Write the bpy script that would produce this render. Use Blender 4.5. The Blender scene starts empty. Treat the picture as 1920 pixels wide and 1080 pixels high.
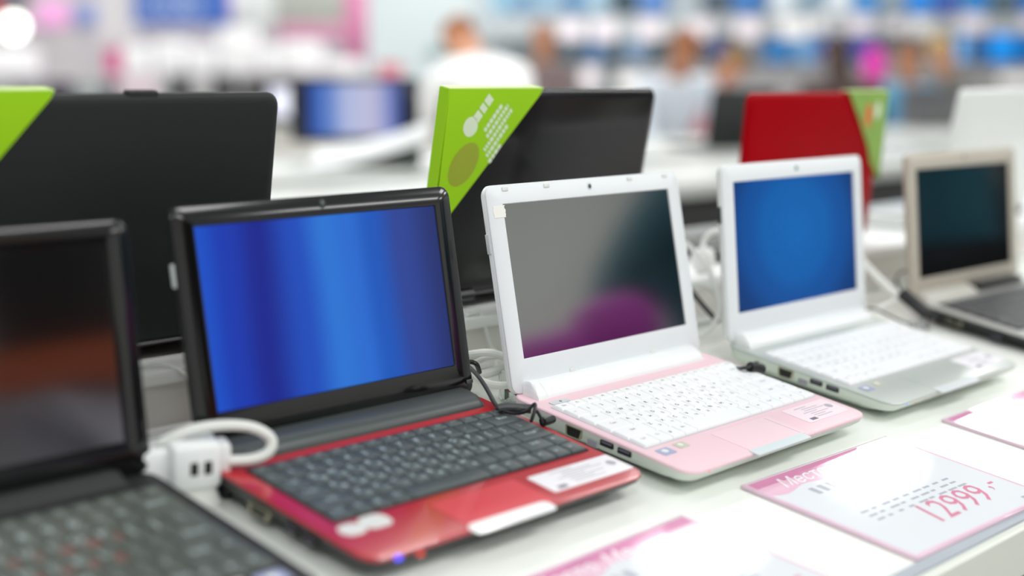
import bpy, bmesh, math, random
from mathutils import Vector, Matrix, Euler
random.seed(7)
C = bpy.context.scene.collection
SC = bpy.context.scene
PI = math.pi
TZ = 0.88                      # height of the display counter above the floor, m
SLOPE = math.radians(8.5565)   # the front shelf tilts towards the shopper
TSL = math.tan(SLOPE)

# ------------------------------------------------------------------ camera
CAM = Vector((0.0, 0.0, 0.28635))          # above the counter datum, m
FPX, PITCH, YAW = 2701.5, 0.14421, 0.81888
F0 = Vector((math.sin(YAW), math.cos(YAW), 0)); R0 = Vector((math.cos(YAW), -math.sin(YAW), 0)); ZZ = Vector((0, 0, 1))
FW = F0*math.cos(PITCH) - ZZ*math.sin(PITCH); UP = ZZ*math.cos(PITCH) + F0*math.sin(PITCH)
cam_data = bpy.data.cameras.new('camera'); cam = bpy.data.objects.new('camera', cam_data); C.objects.link(cam)
cam.matrix_world = Matrix.Translation(CAM + Vector((0, 0, TZ))) @ Matrix((R0, UP, -FW)).transposed().to_4x4()
cam_data.sensor_width = 36.0; cam_data.lens = FPX/1920*36; cam_data.clip_start = 0.05; cam_data.clip_end = 100
cam_data.dof.use_dof = True; cam_data.dof.focus_distance = 1.165; cam_data.dof.aperture_fstop = 2.05
SC.camera = cam

# ------------------------------------------------------------------ world, lamps, exposure
w = bpy.data.worlds.new('shop_air'); SC.world = w; w.use_nodes = True
bg = w.node_tree.nodes['Background']; bg.inputs[0].default_value = (0.93, 0.97, 0.96, 1); bg.inputs[1].default_value = 0.50
SC.view_settings.view_transform = 'Standard'; SC.view_settings.look = 'None'
SC.view_settings.exposure = 0.0; SC.view_settings.gamma = 1.0
def ceiling_lamp(x, y, sx, sy, power, z=2.15, rz=0.0, col=(1.0, 1.0, 0.985)):
    d = bpy.data.lights.new('ceiling_lamp', 'AREA'); d.shape = 'RECTANGLE'; d.size = sx; d.size_y = sy; d.energy = power; d.color = col
    o = bpy.data.objects.new('ceiling_lamp', d); C.objects.link(o); o.location = (x, y, z+TZ); o.rotation_euler = (0, 0, rz)
for lx, ly in ((10.0, 4.4), (9.4, 6.6), (8.6, 8.4), (11.4, 3.0)):
    ceiling_lamp(lx, ly, 1.5, 0.6, 34)  # lamps added to brighten the far right shelving
for lx in (-1.2, 1.6, 4.4, 7.2):
    for ly in (-2.7, -0.9, 4.9, 7.6, 10.3):
        ceiling_lamp(lx, ly, 1.5, 0.6, 30)  # row nearest the front wall is added, to brighten that wall for reflections
for lx in (-0.60, 0.67, 1.94, 3.21, 4.48, 5.75, 7.02, 8.29):
    ceiling_lamp(lx, 2.60, 0.56, 0.24, 8.5)
for lx in (-0.9, 0.35, 1.6, 2.85, 4.1):
    ceiling_lamp(lx, 1.02, 0.9, 0.3, 2.6)  # overhead row added to brighten the riser step

# ------------------------------------------------------------------ pixel helpers: where a ray of the photo meets the real place
def ray(px, py): return FW + R0*((px-960)/FPX) - UP*((py-540)/FPX)
def at_depth(px, py, v):                      # horizontal distance v in front of the lens
    d = ray(px, py); return CAM + d*(v/d.dot(F0))
def at_Y(px, py, Y):
    d = ray(px, py); return CAM + d*(Y/d.y)
def at_table(px, py, dz=0.0):
    d = ray(px, py); return CAM + d*((TSL*(0-0.7)+dz-CAM.z)/(d.z-TSL*d.y))

# ------------------------------------------------------------------ materials
def lin(c): return tuple(((v/255)/12.92 if v/255 <= 0.04045 else (((v/255)+0.055)/1.055)**2.4) for v in c) + (1.0,)
def mat(name, rgb, rough=0.5, metal=0.0, spec=0.5, coat=0.0, var=0.04, scale=40.0, emit=None, estr=0.0, ior=None, trans=0.0, bump=0.0, alpha=1.0):
    m = bpy.data.materials.new(name); m.use_nodes = True; nt = m.node_tree; b = nt.nodes['Principled BSDF']
    b.inputs['Roughness'].default_value = rough; b.inputs['Metallic'].default_value = metal
    b.inputs['Specular IOR Level'].default_value = spec; b.inputs['Coat Weight'].default_value = coat
    b.inputs['Coat Roughness'].default_value = 0.06; b.inputs['Transmission Weight'].default_value = trans
    b.inputs['Alpha'].default_value = alpha
    if ior: b.inputs['IOR'].default_value = ior
    tc = nt.nodes.new('ShaderNodeTexCoord'); nz = nt.nodes.new('ShaderNodeTexNoise'); nz.inputs['Scale'].default_value = scale; nz.inputs['Detail'].default_value = 3
    nt.links.new(tc.outputs['Object'], nz.inputs['Vector'])
    mx = nt.nodes.new('ShaderNodeMix'); mx.data_type = 'RGBA'
    c = lin(rgb); mx.inputs['A'].default_value = c; mx.inputs['B'].default_value = tuple(v*(1-var*2) for v in c[:3]) + (1,)
    nt.links.new(nz.outputs['Fac'], mx.inputs['Factor']); nt.links.new(mx.outputs['Result'], b.inputs['Base Color'])
    if emit: b.inputs['Emission Color'].default_value = lin(emit); b.inputs['Emission Strength'].default_value = estr
    if bump:
        bp = nt.nodes.new('ShaderNodeBump'); bp.inputs['Strength'].default_value = bump; bp.inputs['Distance'].default_value = 0.0006
        n2 = nt.nodes.new('ShaderNodeTexNoise'); n2.inputs['Scale'].default_value = scale*30
        nt.links.new(tc.outputs['Object'], n2.inputs['Vector']); nt.links.new(n2.outputs['Fac'], bp.inputs['Height']); nt.links.new(bp.outputs['Normal'], b.inputs['Normal'])
    return m
def screen_mat(name, stops, strength=1.0, axis='X', noise=0.35, vstops=None, width=0.2227):
    # a lit display: picture, backlight bleed and reflections painted as one soft colour field
    m = bpy.data.materials.new(name); m.use_nodes = True; nt = m.node_tree; b = nt.nodes['Principled BSDF']
    b.inputs['Base Color'].default_value = (0.004, 0.004, 0.006, 1); b.inputs['Roughness'].default_value = 0.25; b.inputs['Specular IOR Level'].default_value = 0.2
    tc = nt.nodes.new('ShaderNodeTexCoord'); sp = nt.nodes.new('ShaderNodeSeparateXYZ'); nt.links.new(tc.outputs['Object'], sp.inputs[0])
    nz = nt.nodes.new('ShaderNodeTexNoise'); nz.inputs['Scale'].default_value = 6; nz.inputs['Detail'].default_value = 1; nt.links.new(tc.outputs['Object'], nz.inputs['Vector'])
    ma = nt.nodes.new('ShaderNodeMapRange'); ma.inputs['From Min'].default_value = -width/2; ma.inputs['From Max'].default_value = width/2
    nt.links.new(sp.outputs['X' if axis == 'R' else axis], ma.inputs['Value'])
    ad = nt.nodes.new('ShaderNodeMath'); ad.operation = 'MULTIPLY_ADD'; ad.inputs[1].default_value = noise; nt.links.new(nz.outputs['Fac'], ad.inputs[0])
    sb = nt.nodes.new('ShaderNodeMath'); sb.operation = 'SUBTRACT'; sb.inputs[1].default_value = noise*0.5; nt.links.new(ma.outputs[0], sb.inputs[0]); nt.links.new(sb.outputs[0], ad.inputs[2])
    r = nt.nodes.new('ShaderNodeValToRGB'); r.color_ramp.interpolation = 'EASE'
    els = r.color_ramp.elements
    while len(els) < len(stops): els.new(0.5)
    for e, (p, c) in zip(els, stops): e.position = p; e.color = lin(c)
    nt.links.new(ad.outputs[0], r.inputs[0])
    out = r.outputs[0]
    if axis == 'R':      # painted glow, brightest at the picture's centre
        vm = nt.nodes.new('ShaderNodeVectorMath'); vm.operation = 'MULTIPLY'; vm.inputs[1].default_value = (1/width*1.5, 1/width*1.9, 0); nt.links.new(tc.outputs['Object'], vm.inputs[0])
        v2 = nt.nodes.new('ShaderNodeVectorMath'); v2.operation = 'SUBTRACT'; v2.inputs[1].default_value = vstops; nt.links.new(vm.outputs[0], v2.inputs[0])
        vl = nt.nodes.new('ShaderNodeVectorMath'); vl.operation = 'LENGTH'; nt.links.new(v2.outputs[0], vl.inputs[0]); nt.links.new(vl.outputs['Value'], sb.inputs[0])
    nt.links.new(out, b.inputs['Emission Color']); b.inputs['Emission Strength'].default_value = strength
    return m
M = {}
def mm(name, *a, **k):
    if name not in M: M[name] = mat(name, *a, **k)
    return M[name]

# ------------------------------------------------------------------ mesh building (millimetres in, metres out)
class MB:
    def __init__(s): s.v = []; s.f = []; s.m = []
    def add(s, vs, fs, mi=0, T=None):
        o = len(s.v)
        for p in vs:
            p = Vector(p); s.v.append(T @ p if T is not None else p)
        for f in fs: s.f.append([o+i for i in f]); s.m.append(mi)
        return s
    def loft(s, loops, mi=0, cap0=True, cap1=True, T=None):
        n = len(loops[0]); vs = [p for l in loops for p in l]; fs = []
        for k in range(len(loops)-1):
            for i in range(n):
                j = (i+1) % n; fs.append([k*n+i, k*n+j, (k+1)*n+j, (k+1)*n+i])
        if cap0: fs.append(list(range(n))[::-1])
        if cap1: fs.append([(len(loops)-1)*n+i for i in range(n)])
        return s.add(vs, fs, mi, T)
    def box(s, x0, x1, y0, y1, z0, z1, mi=0, T=None, b=0.0):
        if b > 0:
            b = min(b, (x1-x0)*.45, (y1-y0)*.45, (z1-z0)*.45)
            L = []
            for z, i in ((z0, b), (z0+b*.3, b*.3), (z0+b, 0), (z1-b, 0), (z1-b*.3, b*.3), (z1, b)):
                L.append([(x, y, z) for x, y in rrect((x0+x1)/2, (y0+y1)/2, x1-x0-2*i, y1-y0-2*i, max(b-i*.5, .05), 3)])
            return s.loft(L, mi, T=T)
        return s.add([(x, y, z) for z in (z0, z1) for x, y in ((x0, y0), (x1, y0), (x1, y1), (x0, y1))],
                     [[3, 2, 1, 0], [4, 5, 6, 7], [0, 1, 5, 4], [1, 2, 6, 5], [2, 3, 7, 6], [3, 0, 4, 7]], mi, T)
    def tube(s, pts, r, mi=0, n=10, T=None, cap=True):
        pts = [Vector(p) for p in pts]; L = []; ref = Vector((0.13, 0.21, 0.97))
        rr = r if isinstance(r, (list, tuple)) else [r]*len(pts)
        for i, p in enumerate(pts):
            t = (pts[min(i+1, len(pts)-1)] - pts[max(i-1, 0)]).normalized()
            a = t.cross(ref)
            if a.length < 1e-4: a = t.cross(Vector((1, 0, 0)))
            a.normalize(); b = t.cross(a); ref = a.cross(t)
            L.append([p + (a*math.cos(2*PI*k/n) + b*math.sin(2*PI*k/n))*rr[i] for k in range(n)])
        return s.loft(L, mi, cap, cap, T)
    def disc(s, c, r, h, mi=0, T=None, n=20):
        cx, cy, cz = c
        L = [[(cx+r*k*math.cos(2*PI*i/n), cy+r*k*math.sin(2*PI*i/n), cz+z) for i in range(n)] for z, k in ((0, 1), (h*.7, 1), (h, .9))]
        return s.loft(L, mi, T=T)
    def ball(s, c, r, mi=0, T=None, n=14, m=9):
        c = Vector(c); r = r if isinstance(r, (tuple, list)) else (r, r, r); L = []
        for j in range(m+1):
            a = -PI/2 + PI*(j+.02)/(m+.04); L.append([(c.x+r[0]*math.cos(a)*math.cos(2*PI*i/n), c.y+r[1]*math.cos(a)*math.sin(2*PI*i/n), c.z+r[2]*math.sin(a)) for i in range(n)])
        return s.loft(L, mi, T=T)
    def mesh(s, name, mats, smooth=30):
        me = bpy.data.meshes.new(name); me.from_pydata([tuple(p*0.001) for p in s.v], [], s.f)
        for m in mats: me.materials.append(m)
        me.polygons.foreach_set('material_index', s.m)
        bm = bmesh.new(); bm.from_mesh(me); bmesh.ops.recalc_face_normals(bm, faces=bm.faces)
        if smooth:
            for f in bm.faces: f.smooth = True
            lim = math.radians(smooth)
            for e in bm.edges:
                if len(e.link_faces) == 2 and e.calc_face_angle(0) > lim: e.smooth = False
        bm.to_mesh(me); bm.free(); return me
def rrect(cx, cy, wd, d, r, n=4):
    r = max(min(r, wd/2-1e-3, d/2-1e-3), 1e-3); out = []
    for qx, qy, a0 in ((1, 1, 0), (-1, 1, PI/2), (-1, -1, PI), (1, -1, 1.5*PI)):
        for k in range(n+1):
            a = a0 + PI/2*k/n; out.append((cx+qx*(wd/2-r)+r*math.cos(a), cy+qy*(d/2-r)+r*math.sin(a)))
    return out
def smooth_path(pts, k=6):
    pts = [Vector(p) for p in pts]; out = []
    for i in range(len(pts)-1):
        p0, p1, p2, p3 = pts[max(i-1, 0)], pts[i], pts[i+1], pts[min(i+2, len(pts)-1)]
        for j in range(k):
            t = j/k
            out.append(0.5*((2*p1) + (p2-p0)*t + (2*p0-5*p1+4*p2-p3)*t*t + (3*p1-p0-3*p2+p3)*t**3))
    out.append(pts[-1]); return out
def obj(name, mb, mats, parent=None, smooth=30, label=None):
    if not isinstance(mats, (list, tuple)): mats = [mats]
    me = mb.mesh(name, mats, smooth) if isinstance(mb, MB) else mb
    o = bpy.data.objects.new(name, me); C.objects.link(o); o.parent = parent
    if label: o['label'] = label
    return o
def tag(o, label, cat, group=None):
    o['label'] = label; o['category'] = cat
    if group: o['group'] = group
    return o
def thing(name, label, cat, loc=(0, 0, 0), rot=(0, 0, 0), group=None):
    o = bpy.data.objects.new(name, None); C.objects.link(o); o.empty_display_size = 0.02
    o.location = loc; o.rotation_euler = rot
    return tag(o, label, cat, group)
def structure(name, mb, m, parent=None):
    o = obj(name, mb, m, parent)
    if parent is None: o['kind'] = 'structure'
    return o
_txt = {}
def glyphs(text, size, shear=0.0):
    key = (text, shear)
    if key not in _txt:
        cu = bpy.data.curves.new('glyph', 'FONT'); cu.body = text; cu.size = 1.0; cu.align_x = 'CENTER'; cu.align_y = 'CENTER'; cu.shear = shear; cu.resolution_u = 2
        ob = bpy.data.objects.new('glyph', cu); C.objects.link(ob)
        me = bpy.data.meshes.new_from_object(ob.evaluated_get(bpy.context.evaluated_depsgraph_get()))
        _txt[key] = ([tuple(v.co) for v in me.vertices], [list(p.vertices) for p in me.polygons])
        bpy.data.objects.remove(ob); bpy.data.curves.remove(cu); bpy.data.meshes.remove(me)
    vs, fs = _txt[key]
    return [(v[0]*size, v[1]*size, 0) for v in vs], fs

# ------------------------------------------------------------------ setting: counter, riser, tables, floor, walls
white_top = mat('counter_laminate', (243, 247, 241), 0.4, spec=0.4, coat=0.08, var=0.012, scale=9)
white_trim = mat('counter_edge', (228, 231, 222), 0.4, var=0.015, scale=12)
riser_m = mat('riser_laminate', (248, 249, 248), 0.4, var=0.015, scale=8)
riser_face = mat('riser_face', (232, 229, 224), 0.55, var=0.03, scale=10)
dark_m = mat('plinth_dark_board', (14, 14, 15), 0.6, var=0.1)  # even near-black colour for the base and plinth
floor_m = mat('shop_floor_tile', (196, 196, 190), 0.3, coat=0.2, var=0.05, scale=2)
wall_m = mat('shop_wall_paint', (226, 232, 233), 0.7, var=0.02, scale=1.5)
def W(x, y, z): return Vector((x, y, z))
def zt(y): return TSL*(y-700)
b = MB(); b.add([(-9000, -4250, -TZ*1000), (22000, -4250, -TZ*1000), (22000, 22000, -TZ*1000), (-9000, 22000, -TZ*1000)], [[0, 1, 2, 3]])
fl = structure('floor', b, floor_m); fl.location.z = TZ
X0, X1 = -900, 4200
counter = thing('display_counter', 'long white slanted display counter carrying the front row of small laptops', 'counter', (0, 0, TZ))
b = MB(); b.add([(x, y, zt(y)+dz) for x in (X0, X1) for y, dz in ((430, -2), (433, 0), (888, 0), (888, -30), (430, -30))],
                [[0, 1, 6, 5], [1, 2, 7, 6], [2, 3, 8, 7], [3, 4, 9, 8], [4, 0, 5, 9], [4, 3, 2, 1, 0], [5, 6, 7, 8, 9]])
obj('worktop', b, white_top, counter)
b = MB(); b.add([(x, y, z) for x in (X0, X1) for y, z in ((424, zt(430)-1.5), (429.7, zt(430)-1), (429.7, zt(430)-37), (424, zt(430)-37))],
                [[0, 1, 5, 4], [1, 2, 6, 5], [2, 3, 7, 6], [3, 0, 4, 7], [3, 2, 1, 0], [4, 5, 6, 7]])
obj('front_edge', b, white_trim, counter, label='off-white front edge strip of the counter')
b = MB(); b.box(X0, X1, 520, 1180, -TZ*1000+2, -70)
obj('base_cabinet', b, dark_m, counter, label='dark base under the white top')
b = MB(); b.add([(x, y, zt(y)+dz) for x in (X0, X1) for y, dz in ((431, .1), (441, .1), (441, 1.6), (431, 1.6))], [[0, 1, 5, 4], [1, 2, 6, 5], [2, 3, 7, 6], [3, 0, 4, 7], [3, 2, 1, 0], [4, 5, 6, 7]])
obj('edge_rail', b, mat('blue_grey_edge_rail', (166, 174, 184), 0.3, coat=0.2, var=0.02), counter, label='narrow blue-grey strip along the front edge')
riser = thing('display_riser', 'white raised shelf step behind the front laptops, carrying the larger laptops', 'shelf', (0, 0, TZ))
b = MB(); b.box(X0, X1, 883, 1190, 67, 77, b=1.2); obj('shelf_board', b, riser_m, riser)
b = MB(); b.box(X0, X1, 889, 1185, -68, 66.5); obj('front_panel', b, riser_face, riser, label='greyish front panel below the shelf board')
b = MB(); b.box(X0, X1, 880, 888.6, zt(884)+2, zt(884)+8, b=1.2); obj('cable_strip', b, riser_m, riser, label='thin white strip along the foot of the panel')
tabs = [(1730, 2250, 'grey-white aisle table just behind the display riser', 300, 5200), (2420, 3150, 'grey-white aisle table carrying the curved keyboard and lavender-lit laptop', 300, 7600),
        (5250, 5620, 'grey-white table farther back with the small bright white screen', 300, 8600)]
tab_m = mat('aisle_table_top', (204, 207, 202), 0.42, coat=0.15, var=0.03, scale=3)
tab_f = mat('aisle_table_front_shade', (52, 53, 52), 0.6, var=0.05, scale=3)  # dark colour stands in for shade below the nearest table's edge
for i, (y0, y1, lab, xa, xb) in enumerate(tabs):
    t = thing('aisle_table', lab, 'table', (0, 0, TZ))
    b = MB(); b.box(xa, xb, y0, y1, 45, 77, b=3); obj('table_top', b, tab_m, t)
    b = MB(); b.box(xa+60, xb-60, y0+25, y1-60, -TZ*1000+2, 44.5); obj('table_body', b, tab_f if i < 1 else riser_face, t, label='front panel under the table top')

# ------------------------------------------------------------------ laptops
plastic_white = mat('white_shell_plastic', (240, 243, 244), 0.35, coat=0.3, var=0.01)
plastic_bezel = mat('white_bezel_plastic', (226, 230, 233), 0.42, var=0.01)
case_grey = mat('pale_case_plastic', (214, 222, 212), 0.45, var=0.015)
pink_deck = mat('pink_deck_plastic', (238, 204, 213), 0.45, spec=0.3, coat=0.04, var=0.02, scale=300)
silver_deck = mat('silver_deck_plastic', (190, 197, 192), 0.38, metal=0.15, coat=0.2, var=0.03, scale=400)
red_deck = mat('red_deck_plastic', (186, 22, 40), 0.3, coat=0.6, var=0.03)
red_pad = mat('red_touchpad', (214, 62, 74), 0.4, coat=0.2, var=0.02)
pink_pad = mat('pink_touchpad', (238, 209, 216), 0.5, var=0.01)
black_gloss = mat('black_gloss_plastic', (10, 11, 12), 0.14, spec=0.4, coat=0.2, var=0.1)
black_satin = mat('black_satin_plastic', (24, 26, 27), 0.35, spec=0.5, var=0.1)
black_matte = mat('black_matte_plastic', (22, 23, 24), 0.6, var=0.1)
hinge_dark = mat('dark_grey_hinge', (70, 76, 76), 0.35, metal=0.3, var=0.03)
key_white = mat('white_key', (243, 245, 246), 0.5, var=0.008)
key_dark = mat('dark_key', (84, 92, 93), 0.42, spec=0.5, var=0.05)
key_black = mat('black_key', (86, 92, 86), 0.45, var=0.05)
key_grey = mat('grey_key', (62, 62, 64), 0.42, var=0.05)
leg_dark = mat('navy_key_print', (70, 70, 96), 0.6, var=0.02)
leg_soft = mat('grey_violet_key_print', (150, 146, 160), 0.6, var=0.02)
leg_light = mat('pale_key_print', (196, 214, 214), 0.6, var=0.02)
leg_red = mat('red_key_print', (190, 70, 60), 0.6, var=0.02)
tray_white = mat('white_key_tray', (205, 203, 208), 0.6, var=0.02)
tray_dark = mat('dark_key_tray', (22, 23, 26), 0.6, var=0.05)
btn_grey = mat('pale_grey_button', (205, 216, 217), 0.4, var=0.01)
btn_white = mat('glossy_white_button', (240, 242, 242), 0.25, coat=0.5, var=0.01)
btn_silver = mat('silver_button', (203, 209, 211), 0.35, var=0.01)
port_black = mat('port_black', (10, 10, 11), 0.5, var=0.05)
pin_m = mat('port_pin', (70, 68, 60), .4)
port_metal = mat('port_metal', (190, 186, 160), 0.35, metal=0.7, var=0.05)
label_paper = mat('label_paper', (240, 238, 242), 0.5, var=0.01)
label_pink = mat('label_film', (244, 222, 229), 0.4, var=0.01)
ink = mat('grey_print_ink', (178, 176, 186), 0.6, var=0.02)
ink_dark = mat('dark_print_ink', (116, 110, 130), 0.6, var=0.02)
stick_blue = mat('blue_sticker', (160, 170, 206), 0.35, coat=0.3, var=0.1)
stick_pale = mat('pale_sticker', (232, 234, 228), 0.35, coat=0.3, var=0.02)
stick_olive = mat('olive_sticker', (206, 208, 186), 0.35, coat=0.3, var=0.1)
lens_m = mat('camera_lens', (70, 84, 84), 0.15, spec=0.6, var=0.1)
foot_grey = mat('clear_rubber_foot', (222, 224, 221), 0.4, var=0.02)
off_screen = mat('switched_off_screen', (9, 9, 10), 0.09, spec=0.5, var=0.05, ior=2.9)
beige_m = mat('champagne_metal', (188, 181, 168), 0.42, metal=0.15, var=0.03)
warm_grey = mat('warm_grey_hinge', (200, 198, 190), 0.4, metal=0.2, var=0.03)
black_deck = mat('grey_keyboard_deck', (190, 190, 186), 0.4, metal=0.2, var=0.03)
led_blue = mat('blue_led', (40, 40, 200), 0.4, emit=(90, 90, 255), estr=2.2)
led_blue_faint = mat('faint_blue_led', (70, 110, 220), 0.4, emit=(110, 160, 255), estr=0.9)
led_red = mat('red_led', (220, 60, 50), 0.4, emit=(255, 80, 60), estr=0.5)
tape_m = mat('cream_tape', (240, 240, 234), 0.7, var=0.03, bump=0.4)
blue_lit = screen_mat('blue_lit_screen', [(0.0, (14, 78, 196)), (0.10, (8, 52, 172)), (0.22, (2, 26, 138)), (0.36, (14, 70, 182)), (0.5, (34, 112, 208)), (0.6, (30, 104, 204)), (0.7, (8, 82, 184)), (0.82, (36, 62, 146)), (1.0, (22, 40, 106))], 1.0, noise=0.10)
deep_blue = screen_mat('deep_blue_lit_screen', [(0.0, (0, 100, 178)), (0.35, (0, 94, 172)), (0.6, (0, 78, 154)), (0.85, (0, 58, 122)), (1.0, (0, 44, 96))], 0.97, axis='R', noise=0.16, vstops=(-0.02, 0.82, 0))

KROWS = [([('Esc', 1), ('F1', 1), ('F2', 1), ('F3', 1), ('F4', 1), ('F5', 1), ('F6', 1), ('F7', 1), ('F8', 1), ('F9', 1), ('F10', 1), ('F11', 1), ('F12', 1), ('Ins', 1), ('Del', 1)], 10.5),
         ([('~', 1)] + [(c, 1) for c in '1234567890-='] + [('Back', 1.9)], 16.6),
         ([('Tab', 1.5)] + [(c, 1) for c in 'QWERTYUIOP[]'] + [('\\', 1.4)], 16.6),
         ([('Caps', 1.75)] + [(c, 1) for c in "ASDFGHJKL;'"] + [('Enter', 2.15)], 16.6),
         ([('Shift', 2.2)] + [(c, 1) for c in 'ZXCVBNM,./'] + [('Shift', 1.7), ('^', 1)], 16.6),
         ([('Ctrl', 1.2), ('Fn', 1), ('#', 1), ('Alt', 1), (' ', 4.6), ('Alt', 1), ('=', 1), ('Ctrl', 1.1), ('<', 1), ('v', 1), ('>', 1)], 16.6)]
CYR = dict(zip("QWERTYUIOPASDFGHJKLZXCVBNM", "ЙЦУКЕНГШЩЗФЫВАПРОЛДЯЧСМИТЬ"))
def make_keyboard(root, zd, P):
    # zd(y): deck height; keys sit on a tray between y = -ky0 and -ky1
    kw, ky0, ky1, kx = P['kw'], P['ky0'], P['ky1'], P['kx']
    b = MB(); y0, y1 = -ky0+1.5, -ky1-1.5
    o = [(x, y) for x, y in rrect(kx, (y0+y1)/2, kw+3, y0-y1, 2)]
    b.loft([[(x, y, zd(y)-0.3) for x, y in o], [(x, y, zd(y)+0.35) for x, y in o]])
    kb = obj('keyboard', b, P['tray'], root)
    tot = sum(r[1] for r in KROWS); sc = (ky1-ky0)/tot; yy = -ky0; g = P.get('gap', 0.9)
    for ri, (row, h) in enumerate(KROWS):
        un = sum(k[1] for k in row); u = kw/un; h *= sc; xx = kx-kw/2
        for ci, (ch, wd) in enumerate(row):
            wk = wd*u; cx, cy = xx+wk/2, yy-h/2; xx += wk
            b = MB(); L = []; kh = P.get('kh', 2.4)
            for z, i, r in ((0.2, 0, .8), (kh*.7, .25, .9), (kh, P.get('taper', 0.8), 1.3)):
                L.append([(x, y, zd(cy+y)-zd(cy)+z) for x, y in rrect(0, 0, wk-g-2*i, h-g-2*i, r, 2)])
            b.loft(L, 0)
            mats = [P['key'], P['legend'], P['legend2']]
            ls = P.get('ls', 1.0)
            if ch != ' ':
                big = len(ch) == 1
                if ri == 0: put = [(ch, 3.2, 0, 0, 1)]
                elif ch in CYR: put = [(ch, 5.0*ls, -wk*.2, h*.14, 1), (CYR[ch], 4.2*ls, wk*.16, -h*.2, 2)]
                elif big: put = [(ch, 5.0*ls, -wk*.15, 0, 1)]
                else: put = [(ch, 3.6*ls, 0, h*.1, 2 if P.get('soft') else 1)]
                for s_, sz, dx, dy, mi in put:
                    vs, fs = glyphs(s_, sz)
                    b.add([(v[0]+dx, v[1]+dy, kh+0.12+zd(cy+v[1]+dy)-zd(cy)) for v in vs], fs, mi)
            k = obj('key', b, mats, kb); k.location = (cx*.001, cy*.001, zd(cy)*.001)
        yy -= h
    return kb
def info_label(root, name, x0, x1, y0, y1, zd, paper, logo=True, label=None, pal=None):
    b = MB(); o = rrect((x0+x1)/2, (y0+y1)/2, x1-x0, y1-y0, 2)
    b.loft([[(x, y, zd(y)+0.05) for x, y in o], [(x, y, zd(y)+0.3) for x, y in o]], 0)
    n = 7; hh = (y1-y0)
    for k in range(n):
        yy = y1-hh*(0.14+0.11*k); xl = x0+(x1-x0)*(0.22 if k in (0, 3) else 0.32); xr = xl+(x1-x0)*(0.28+0.25*((k*37) % 5)/5)
        b.box(xl, min(xr, x1-6), yy-.45, yy+.45, zd(yy)+.3, zd(yy)+.36, 1)
    b.box(x0+4, x0+11, y1-hh*.42, y1-hh*.24, zd((y0+y1)/2)+.3, zd(y0)+.6, 2)
    b.box(x0+8, x0+17, y0+2.5, y0+6.5, zd(y0)+.3, zd(y0)+.5, 2)
    b.disc((x1-9, y1-hh*.45, zd(y1-hh*.45)+.3), 4, .15, 1)
    obj(name, b, [paper, ink, ink_dark], root, label=label)

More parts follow.
